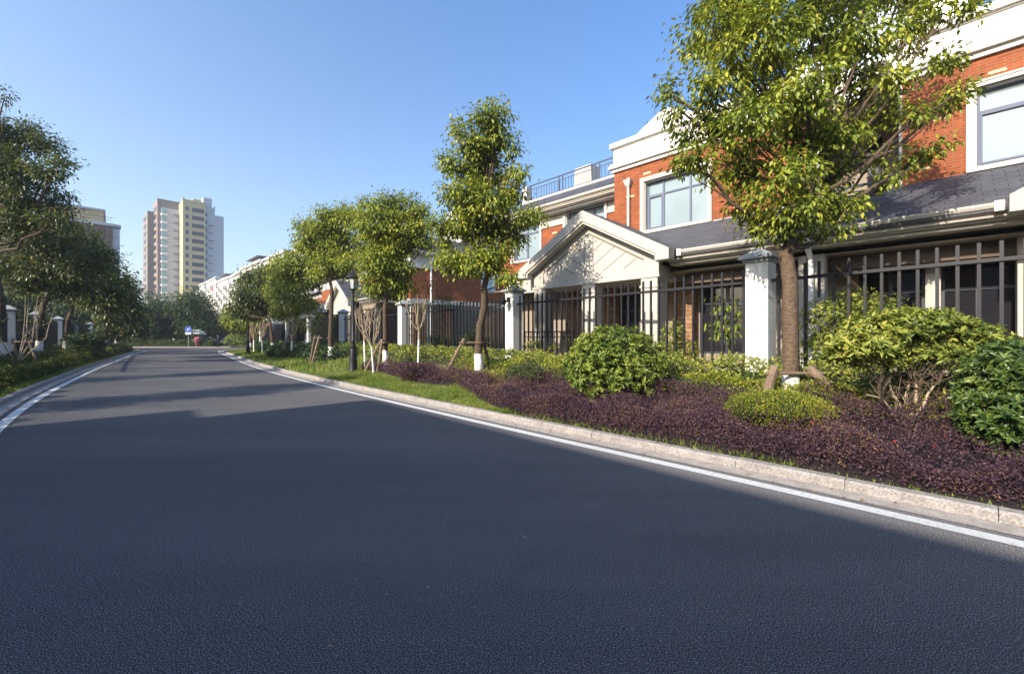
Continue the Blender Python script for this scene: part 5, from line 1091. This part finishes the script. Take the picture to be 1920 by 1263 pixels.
# ---- leafless saplings
def sapling(base, htrunk, htop, spread, label, r=.035, n=6, leaves=0, bm_='bark_thin'):
    base = Vector(base); e = empty('bare_sapling', base, 0, label, 'sapling', 'leafless saplings with whitewashed stems'); fk = np.array([rng.normal()*.04, rng.normal()*.04, htrunk])
    mb = MB(); mb.tube([(0, 0, -.1), (0, 0, .2), tuple(fk*np.array([.6, .6, .6])), tuple(fk)], [r*1.2, r*1.1, r, r*.95], 8); mb.build('trunk', M[bm_], e)
    mb = MB(); ends = []
    for i in range(n):
        a = 2*math.pi*(i+rng.random()*.6)/n; s = spread*(.5+.6*rng.random()); end = fk+np.array([math.cos(a)*s, math.sin(a)*s, (htop-htrunk)*(.75+.3*rng.random())]); mid = fk+np.array([math.cos(a)*s*.75, math.sin(a)*s*.75, (htop-htrunk)*.38])
        pts = [fk, (fk+mid)/2+rng.normal(size=3)*.02, mid, (mid+end)/2+rng.normal(size=3)*.02, end]; mb.tube(pts, [r*.7, r*.6, r*.5, r*.4, r*.22], 6, False); ends += pts[2:]
        for _ in range(2):
            q = pts[2+rng.integers(0, 2)]; mb.tube([q, q+np.array([rng.normal()*.1, rng.normal()*.1, .28]), q+np.array([rng.normal()*.16, rng.normal()*.16, .55])], [r*.3, r*.2, r*.1], 5, False)
    mb.build('limbs', M[bm_], e)
    if leaves:
        E = np.array(ends); P = E[rng.integers(0, len(E), leaves)]+rng.normal(size=(leaves, 3))*.1; v, f = leaf_geo(P, rdir(leaves), rdir(leaves), .07, .04); mesh_np('leaves', v, f, M['photinia'], e)
    return e
for (u, v, ht, tp, sp, lab) in ((700, 702, .95, 2.25, .45, 'bare pruned sapling on the grass just right of the lamp post'), (684, 688, 1.25, 2.5, .6, 'bare pruned sapling behind, between the lamp post and the bushy tree'), (784, 690, 1.3, 2.55, .42, 'bare pruned sapling in front of the third white pillar'),
        (547, 671, 1.1, 2.4, .4, 'leaning bare sapling left of the forked tree'), (492, 663, 1.1, 2.6, .5, 'bare sapling by the middle of the far verge'), (476, 660, 1.1, 2.6, .5, 'bare sapling right beside the far lamp post')):
    b = G(u, v); sapling(b, ht, tp, sp, lab, .032 if b.y < 20 else .05)
b = G(28, 696); e = sapling(b, .25, 3.0, 1.3, 'leafless whippy shrub with a few yellow leaves at the left edge', .03, 9, 220, 'bare'); e['category'] = 'shrub'; e['group'] = ''; del e['group']
# young trees inside the gardens
for (u, q, lobL, n, fkv, lab, m) in ((1366, 10.4, [(1368,590,34,26),(1350,570,22,20),(1385,605,22,22),(1340,610,16,16),(1362,625,30,14)], 260, 640, 'small potted style tree with drooping leaves inside the garden fence', 'pitto'),
        (830, 10.6, [(805,530,20,20),(850,520,25,22),(830,560,28,20),(870,565,18,18),(800,570,12,15)], 330, 600, 'sparse dark leaved garden tree before the brick end wall', 'camphor_dark'), (668, 11.0, [(668,520,10,12),(672,545,12,12),(662,560,10,8)], 260, 590, 'thin young tree behind the lamp post', 'camphor')):
    D = hD(u, q); xx = (u-960)/F*D; b = Vector((xx, D, .6)); tree('garden_tree', lab, 'tree', 'young trees inside the right hand gardens', b, px(u, fkv, D), lobes_px(lobL, D, .2), .03 if u > 700 else .045, n, .16 if u > 900 else .14, m, 'twig', csd=.12, cl=10, droop=1.0, leafW=.3, rich=True)

# ---- tree supports
def support(base, feet, hz_, label, tk=1.0):
    e = empty('tree_support', base, 0, label, 'tree stakes', 'wooden stakes propping the roadside trees'); B = Vector(base)
    tops = []
    for (fx, fy, tx, ty) in feet:
        mb = MB(); g = ground(B.x+fx, B.y+fy)-B.z; a = Vector((fx, fy, g-.12)); t = Vector((tx, ty, hz_+.05)); dr = (t-a).normalized(); t = t+dr*.07
        mb.tube([a, a+(t-a)*.3+Vector((.008, .006, 0)), a+(t-a)*.7-Vector((.006, 0, 0)), t], [.052*tk, .05*tk, .047*tk, .045*tk], 9); mb.build('stake', M['stake'], e); tops.append(Vector((tx, ty, hz_)))
    mb = MB()
    for i in range(len(tops)-1): a, b = tops[i], tops[i+1]; d = (b-a).normalized(); mb.tube([a-d*.12, b+d*.18], .026, 8)
    mb.build('crossbar', M['stake'], e)
    mb = MB()
    for t in tops:
        for k_ in range(3): mb.tube([t+Vector((.058*math.cos(s), .058*math.sin(s), -.03+.025*k_+.02*math.sin(s))) for s in np.linspace(0, 6.28, 11)], .008, 5, False)
    for k_ in range(3): mb.tube([Vector((.15*math.cos(s), .15*math.sin(s), hz_-.02+.02*k_)) for s in np.linspace(0, 6.28, 15)], .008, 5, False)
    mb.build('rope', M['rope'], e); return e
support(b1, [(-.66, -.25, -.40, -.18), (.62, -.55, .24, -.17)], .42, 'pair of thick wooden stakes roped to the largest tree', 1.5)
support(b3, [(-1.15, .25, -.45, -.05), (.25, 1.0, .12, .1)], .98, 'slanting stake roped to the tall slim tree')
support(b4, [(-.75, -.3, -.15, -.1), (-.1, -.75, -.08, -.16)], .95, 'stakes leaning on the bushy tree right of the lamp post')
support(b5, [(-1.1, .2, -.7, -.1), (-.55, -.85, -.45, -.2)], 1.1, 'stakes leaning on the forked tree left of the lamp post')
support(b6, [(-1.0, -.3, -.5, -.1), (-.5, -.9, -.4, -.2)], 1.1, 'stakes leaning on the middle roadside tree')
support(bl, [(.9, -.1, .55, -.1), (1.9, -.3, 1.2, -.1)], 1.1, 'stakes beside the nearest left hand tree')

# ---- bushes
bb = G(1150, 752); Db = bb.y
whorl_bush('round_bush', 'big dome shaped glossy green bush in front of the black fence', 'bush', None, bb, lobes_px([(1150,690,92,70,0),(1110,690,52,55,-.15),(1195,685,54,55,.1),(1150,650,70,38,0),(1150,715,80,42,-.1)], Db, 0), 2100, .085, 'pitto', 8, shell=.60)
bc = G(1462, 800); Dc = bc.y
def small_leaf_dome(name, label, group, base, lobes, n, L, m):
    base = Vector(base); e = empty(name, base, 0, label, 'bush', group); B = np.array(base); P = []; Nn = []
    vol = np.array([np.prod(r)**(2/3) for c, r in lobes]); vol /= vol.sum()
    for (c, r), w in zip(lobes, vol):
        k = int(n*w); d = rdir(k); d[:, 2] = np.where(rng.random(k) < .5, np.abs(d[:, 2]), d[:, 2]); rad_ = (.74+.30*rng.random(k)**.8)*(1+.04*np.sin(d[:, 0]*17)+.04*np.sin(d[:, 1]*13+d[:, 2]*11)); p = c-B+d*rad_[:, None]*r; ok = p[:, 2] > -.02; P.append(p[ok]); Nn.append(d[ok])
    P = np.concatenate(P); Nn = np.concatenate(Nn); k = len(P); v, f = leaf_geo(P, Nn*.7+rdir(k)*.8+np.array([0, 0, .3]), Nn+rdir(k)*.9, L*(.6+.7*rng.random(k)), L*.5); mesh_np('foliage', v, f, M[m], e)
    mb = MB()
    for c, r in lobes:
        for _ in range(6): mb.tube(curve([rng.normal()*.06, rng.normal()*.06, -.06], (c-B)+rdir(1)[0]*r*.6, 4, 0, .05), [.012, .010, .008, .005], 4, False)
    mb.build('stems', M['twig'], e)
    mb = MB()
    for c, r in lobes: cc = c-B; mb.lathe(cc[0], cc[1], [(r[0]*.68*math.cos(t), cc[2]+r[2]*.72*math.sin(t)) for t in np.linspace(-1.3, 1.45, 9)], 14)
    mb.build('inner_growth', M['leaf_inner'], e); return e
CG = 'clipped low bushes in the purple bed'
small_leaf_dome('clipped_bush', 'low yellow green clipped bush at the foot of the largest tree', CG, bc, lobes_px([(1460,768,88,34,0),(1410,770,44,28,-.05),(1515,772,42,26,.05)], Dc-.12, 0), 17000, .026, 'gold')
bd = G(990, 728); small_leaf_dome('clipped_bush', 'small feathery bush in front of the lamp pillar', CG, bd, lobes_px([(988,706,40,24,0),(965,712,20,16,0),(1012,710,20,16,.1)], bd.y+.1, 0), 9000, .04, 'juniper')
be = G(1078, 732); small_leaf_dome('clipped_bush', 'small feathery bush at the left foot of the dome shaped bush', CG, be, lobes_px([(1080,712,34,20,0)], be.y+.25, 0), 5000, .04, 'juniper')
bf = G(1270, 745); small_leaf_dome('clipped_bush', 'low dark bush at the right foot of the dome shaped bush', CG, bf, lobes_px([(1270,728,42,18,0)], bf.y+.2, 0), 6000, .035, 'juniper')
bg_ = G(768, 718); small_leaf_dome('clipped_bush', 'dark purple rounded clump at the edge of the grass', CG, bg_, lobes_px([(775,702,24,20,0),(792,704,18,16,.2)], bg_.y+.2, 0), 6000, .05, 'purple')
# open topped shrub with bare stems
bs = G(1702, 806); Ds = bs.y
st = lambda pts, r: ([px(u, v, Ds+d) for u, v, d in pts], r)
stems = [st([(1703,800,0),(1690,770,0),(1672,735,.05),(1660,700,.1)], .024), st([(1703,800,0),(1700,765,.05),(1702,720,.1),(1708,690,.15)], .022), st([(1704,800,0),(1716,760,0),(1722,725,-.05),(1712,700,-.05)], .026), st([(1706,800,0),(1725,770,-.1),(1745,735,-.15),(1762,715,-.2)], .022),
         st([(1700,802,0),(1680,785,-.1),(1655,750,-.15),(1625,740,-.2)], .018), st([(1706,802,0),(1730,785,.1),(1760,765,.15),(1775,735,.2)], .018), st([(1704,800,0),(1708,770,.2),(1690,730,.3),(1700,690,.4)], .018)]
whorl_bush('spreading_shrub', 'spreading shrub with a flat leafy top held on bare forked stems', 'shrub', None, bs, lobes_px([(1610,652,60,38,-.1),(1570,668,28,24,0),(1660,622,70,40,.1),(1725,612,72,34,.1),(1790,632,62,34,0),(1845,650,52,28,.1),(1700,660,70,28,.2),(1775,668,50,22,-.2),(1640,680,50,18,.1)], Ds, 0), 1900, .080, 'photinia', 7, stems, .45, tilt=62, low=-.35)
br = G(1905, 880); Dr_ = br.y
whorl_bush('glossy_bush', 'large glossy leaved bush cut off by the right edge of the picture', 'bush', None, br, lobes_px([(1890,700,60,48,0),(1845,740,40,50,.1),(1880,780,62,55,-.1),(1930,760,60,90,.1),(1920,830,60,45,-.1),(1985,740,70,100,.2),(1850,800,34,30,0),(1905,665,40,25,.15),(2050,760,70,100,.2)], Dr_, 0), 2100, .080, 'glossy', 7, None, .5, 'bare', stem_r=.014)
# shrubs inside the near garden
for (name, u, q, lobL, n, L_, m, lab) in (('bamboo_shrub', 1560, 9.9, [(1545,600,45,40),(1600,580,50,45),(1650,590,50,40),(1570,640,50,40),(1700,620,50,40),(1640,640,50,35),(1530,650,30,30),(1720,650,50,30)], 2600, .06, 'photinia', 'feathery green garden shrub filling the space behind the fence right of the big trunk'),
        ('garden_shrub', 1262, 10.3, [(1262,630,26,30),(1245,660,22,24),(1285,660,30,26),(1262,690,34,20)], 700, .07, 'photinia', 'yellowish garden shrub behind the fence beside the dome shaped bush'), ('garden_shrub', 885, 10.6, [(880,640,22,16),(910,645,16,16),(895,620,14,12)], 450, .08, 'evergreen', 'dark garden shrub behind the fence left of the lamp pillar'), ('garden_shrub', 820, 11.2, [(815,640,16,14),(835,645,14,12)], 350, .09, 'evergreen', 'small dark shrub behind the fence below the white downpipe'), ('garden_shrub', 1010, 10.2, [(1000,650,18,14),(1040,655,20,14),(1065,640,14,14),(1030,675,40,12)], 500, .07, 'photinia', 'reddish garden shrub behind the fence right of the lamp pillar')):
    D = hD(u, q); b = Vector(((u-960)/F*D, D, .6)); whorl_bush(name, lab, 'shrub', 'shrubs inside the near garden', b, lobes_px(lobL, D, .15), n, L_, m, 6, None, .3, 'twig', rich=False, upb=.2)

# ------------------------------------------------------------------ ground cover and hedges
def cover(name, label, cat, s0, s1, din, dout, hgt, dens, L, m, pt=ptR, hf=hR, base_m='purple_base', W_=.5, vary=.25, upright=.3, Lfar=None, whorl=False, shoots=0):
    """dense low planting between two edge functions of arclength; dens(s) leaves per square metre"""
    ss = np.arange(s0, s1, .25); w = np.array([max(dout(s)-din(s), 0) for s in ss]); dn = np.array([dens(s) for s in ss]); cnt = (w*.25*dn).astype(int); S = np.repeat(ss, cnt)+rng.random(cnt.sum())*.25
    a = np.array([din(s) for s in S]); b = np.array([dout(s) for s in S]); t = rng.random(len(S)); t = np.where(rng.random(len(S)) < .28, t*.30/np.maximum(b-a, .3), t); d = a+(b-a)*t; x, y = pt(S, d); g = hf(np.maximum(d, 0))
    bumpf = .5+.25*np.sin(x*2.3+y*1.7)+.25*np.sin(x*3.9-y*2.6)+.18*np.sin(x*7.1+1)+.18*np.sin(y*6.3+x*1.3)
    edge = np.minimum(np.minimum(d-a, b-d)*5+.30, 1); e_s = np.minimum(np.minimum(S-s0, s1-S)*4+.25, 1); H = hgt*(1-vary+vary*1.6*bumpf)*np.sqrt(np.clip(edge*e_s, .05, 1))
    ed = np.clip(np.minimum(d-a, b-d)/.22, 0, 1); lo = .04+.51*ed; z = g+H*(lo+(1.02-lo)*rng.random(len(S))**.6); P = np.c_[x, y, z]; n = len(P); LL_ = np.array([L(s) for s in S])*(.6+.7*rng.random(n))
    if whorl: Dr = rdir(n)*np.array([1, 1, .6])+np.array([0, 0, .35])
    else: Dr = rdir(n)+np.array([0, 0, upright])
    v, f = leaf_geo(P, Dr, rdir(n)*.8+np.array([0, 0, .7]), LL_, LL_*W_)
    if shoots:
        k = shoots; s_ = rng.uniform(max(s0, -4.5), min(s1, 9), k); a_ = np.array([din(q) for q in s_]); b_ = np.array([dout(q) for q in s_]); d_ = a_+(b_-a_)*rng.random(k); xs_, ys_ = pt(s_, d_); ii = np.repeat(np.arange(k), 14); hh = rng.random(len(ii))
        lean = rng.normal(size=(k, 2))*.10; top_ = hgt*(.75+.75*rng.random(k)); P2 = np.c_[xs_[ii]+lean[ii, 0]*hh+rng.normal(size=len(ii))*.012, ys_[ii]+lean[ii, 1]*hh+rng.normal(size=len(ii))*.012, hf(np.maximum(d_[ii], 0))+top_[ii]*(.55+.6*hh)]
        v2, f2 = leaf_geo(P2, rdir(len(ii))+np.array([0, 0, .5]), rdir(len(ii)), L(0)*(.6+.8*rng.random(len(ii))), L(0)*.5); f = [f[0], f2[0]+len(v)]; v = np.concatenate([v, v2])
    o = mesh_np(name, v, f, M[m]); o['kind'] = 'stuff'; tag(o, label, cat)
    # woody mass under the leaves
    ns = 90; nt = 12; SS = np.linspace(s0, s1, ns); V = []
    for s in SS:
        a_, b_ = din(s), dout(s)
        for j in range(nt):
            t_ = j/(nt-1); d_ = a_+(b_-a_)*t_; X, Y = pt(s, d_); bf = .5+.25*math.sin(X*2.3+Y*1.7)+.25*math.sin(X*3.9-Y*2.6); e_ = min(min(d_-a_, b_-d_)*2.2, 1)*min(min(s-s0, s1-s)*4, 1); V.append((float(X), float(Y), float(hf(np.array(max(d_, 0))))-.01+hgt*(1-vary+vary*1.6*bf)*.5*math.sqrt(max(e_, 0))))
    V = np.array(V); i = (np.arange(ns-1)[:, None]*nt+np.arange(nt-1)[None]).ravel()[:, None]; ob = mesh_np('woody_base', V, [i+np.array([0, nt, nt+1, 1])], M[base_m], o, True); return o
purple_in = lambda s: .02 if s < 3.1 else (.02+(s-3.1)*.38 if s < 6.2 else 1.2+.10*math.sin(s*1.3)+(.12*(s-9) if s > 9 else 0))
purple_out = lambda s: 2.1+.35*math.sin(s*.8)+.15*math.sin(s*2.1)+(0 if s > -1 else .6)
cover('purple_ground_cover', 'mass of dark purple leaved ground cover between the kerb and the bushes', 'ground cover', -9.0, 13.4, purple_in, purple_out, .36, lambda s: 5600 if -4 < s < 4 else (2600 if s >= 4 else 1500), lambda s: .028 if s < 4 else .042, 'purple', vary=.5, shoots=1500)
cover('green_hedge', 'low green hedge along the foot of the right hand fence', 'hedge', -8.0, 24, lambda s: 3.25+.1*math.sin(s*1.9), lambda s: 4.35, .52, lambda s: 850 if s < 6 else 480, lambda s: .075 if s < 6 else .10, 'photinia', base_m='leaf_inner', W_=.45, whorl=True)
cover('yellow_ground_cover', 'low yellow green planting between the purple mass and the hedge', 'ground cover', -7.0, 8.5, lambda s: 2.2+.3*math.sin(s*.8), lambda s: 3.3, .34, lambda s: 1300, lambda s: .055, 'gold', base_m='leaf_inner', vary=.5)
cover('far_green_cover', 'low green planting at the far end of the right verge', 'ground cover', 18, 45, lambda s: 1.6, lambda s: 4.2, .5, lambda s: 170, lambda s: .17, 'evergreen', base_m='leaf_inner', vary=.6)
cover('left_hedge', 'olive green clipped hedge along the left kerb', 'hedge', -6, 47, lambda s: .22+.05*math.sin(s), lambda s: 2.1+.25*math.sin(s*.5), .48, lambda s: 620 if s < 25 else 260, lambda s: .09 if s < 25 else .17, 'olive', ptL, hL, 'leaf_inner', vary=.35)
cover('left_back_cover', 'dark green planting behind the left trunks', 'ground cover', -4, 47, lambda s: 2.2, lambda s: 4.3, .55, lambda s: 240, lambda s: .16, 'evergreen', ptL, hL, 'leaf_inner', vary=.5)
# scattered red leaves on the purple mass
n = 110; S = rng.uniform(-4.5, 4, n); d = rng.uniform(.2, 2.2, n); x, y = ptR(S, d); P = np.c_[x, y, hR(d)+.33+rng.random(n)*.05]; v, f = leaf_geo(P, rdir(n)+np.array([0, 0, .3]), rdir(n)+np.array([0, 0, 1]), .035, .024); o = mesh_np('red_leaves', v, f, M['red_leaf']); o['kind'] = 'stuff'; tag(o, 'scattered bright red young leaves on the purple ground cover', 'leaves')
# shrub on the left behind the trunks and two mid verge bushes
for (nm, u, v, lobL, n, m, lab, L_) in (('dark_shrub', 150, 676, [(150,640,26,14),(175,638,24,14),(165,652,28,12)], 700, 'evergreen', 'wide dark shrub between the left trunks', .16), ('verge_bush', 438, 652, [(440,636,16,12),(428,640,10,9),(452,642,14,10)], 700, 'pitto', 'rounded green bush at the far end of the right verge', .16),
        ('verge_bush', 530, 672, [(530,662,12,7),(510,663,10,6)], 400, 'juniper', 'low rounded bush on the grass under the middle trees', .12)):
    b = G(u, v); whorl_bush(nm, lab, 'bush', None, b, lobes_px(lobL, b.y, .4), n, L_, m, 6, None, .4, 'twig', rich=False)
# far hedge across the junction
def far_hedge(x0, x1, y, h, lab):
    n = int((x1-x0)*260); P = np.c_[rng.uniform(x0, x1, n), rng.uniform(y, y+1.6, n), .1+h*rng.random(n)**.5*(1+.15*np.sin(np.arange(n)))]; v, f = leaf_geo(P, rdir(n)+np.array([0, -.3, .3]), rdir(n), .2, .12); o = mesh_np('far_hedge', v, f, M['evergreen']); o['kind'] = 'stuff'; tag(o, lab, 'hedge')
    mb = MB(); mb.box(x0+.1, x1-.1, y+.25, y+1.5, .05, h*.85); mb.build('woody_base', M['leaf_inner'], o)
cover('dark_hedge', 'tall dark hedge behind the far part of the right hand fence', 'hedge', 31, 47, lambda s: 5.6, lambda s: 6.8, 2.3, lambda s: 420, lambda s: .2, 'evergreen', base_m='leaf_inner', vary=.15)
far_hedge(-95, -43.3, 61.5, .9, 'clipped dark hedge along the far side of the junction'); far_hedge(-39.5, -10, 63, .9, 'clipped dark hedge across the junction at the right')
far_hedge(-95, -44, 75, 2.6, 'tall dark hedge closing the view behind the junction trees')
# grass
n = 100000; S = np.concatenate([rng.uniform(3.0, 14, 70000), rng.uniform(14, 44, 28000), rng.uniform(-5, 3, 2000)]); d = np.where(S > 3, rng.random(n)*np.where(S > 13, 3.5, np.where(S < 6.2, np.maximum((S-3.0)*.42, .1), 1.5)), rng.random(n)*.14+.0)
x, y = ptR(S, d); P = np.c_[x, y, hR(np.maximum(d, 0))-.01]; P = P+rng.normal(size=P.shape)*np.array([.01, .01, 0]); L = np.where(S > 14, .13, .075)*(.5+rng.random(n))*(.6+.7*(np.sin(x*2.1)*np.sin(y*1.7+x)>-.2)); v, f = leaf_geo(P, rdir(n)*.9+np.array([0, 0, .8]), rdir(n), L, np.where(S > 14, .03, .010), 0)
o = mesh_np('grass', v, f, M['grass']); o['kind'] = 'stuff'; tag(o, 'short sunlit grass along the right kerb', 'grass')
n = 9000; S = rng.uniform(-5, 40, n); d = rng.random(n)*.28; x, y = ptL(S, d); P = np.c_[x, y, hL(d)-.01]; v, f = leaf_geo(P, rdir(n)*.9+np.array([0, 0, .8]), rdir(n), .11*(.5+rng.random(n)), .014, 0)
o = mesh_np('grass', v, f, M['grass']); o['kind'] = 'stuff'; tag(o, 'thin shaded grass edge along the left kerb', 'grass')
# fallen leaves on the gutter and verge
n = 420; S = rng.uniform(-4, 14, n); d = np.where(rng.random(n) < .35, rng.uniform(-.40, -.14, n), rng.uniform(.0, 1.2, n)); x, y = ptR(S, d); z = np.where(d < 0, .012, hR(np.maximum(d, 0))+.03); P = np.c_[x, y, z]; v, f = leaf_geo(P, rdir(n)*np.array([1, 1, .1]), np.array([0, 0, 1])+rdir(n)*.3, .05, .025); o = mesh_np('fallen_leaves', v, f, M['fallen']) if 'fallen' in M else mesh_np('fallen_leaves', v, f, M['photinia']); o['kind'] = 'stuff'; tag(o, 'fallen brown leaves along the right gutter and verge', 'leaves')

n = 150; X = rng.uniform(-6, 9, n); Y = rng.uniform(2, 14, n); ok = np.array([nearest(RL, NR, SR, a, b)[0] < .15 and nearest(LL, NL, SL, a, b)[0] < .2 for a, b in zip(X, Y)]); X, Y = X[ok], Y[ok]; n = len(X)
v, f = leaf_geo(np.c_[X, Y, np.full(n, .008)], rdir(n)*np.array([1, 1, .15]), np.array([0, 0, 1])+rdir(n)*.3, rng.uniform(.012, .045, n), .016); o = mesh_np('fallen_leaves', v, f, M['fallen']); o['kind'] = 'stuff'; tag(o, 'a few dry leaf scraps scattered over the asphalt', 'leaves')

# ------------------------------------------------------------------ haze in the air
m = bpy.data.materials.new('haze'); m.use_nodes = True; nt = m.node_tree; nt.nodes.remove(nt.nodes["Principled BSDF"])
pv = nt.nodes.new("ShaderNodeVolumePrincipled"); pv.inputs["Color"].default_value = (.80, .88, 1.0, 1); pv.inputs["Density"].default_value = .0006; pv.inputs["Anisotropy"].default_value = .2
nt.links.new(pv.outputs[0], nt.nodes["Material Output"].inputs["Volume"])
mb = MB(); mb.box(-905, 905, -405, 1205, -1.0, 66); o = mb.build('haze', m); o['kind'] = 'stuff'; tag(o, 'thin pale haze over the whole street', 'haze')
scene.cycles.volume_bounces = 0; scene.cycles.volume_step_rate = 4
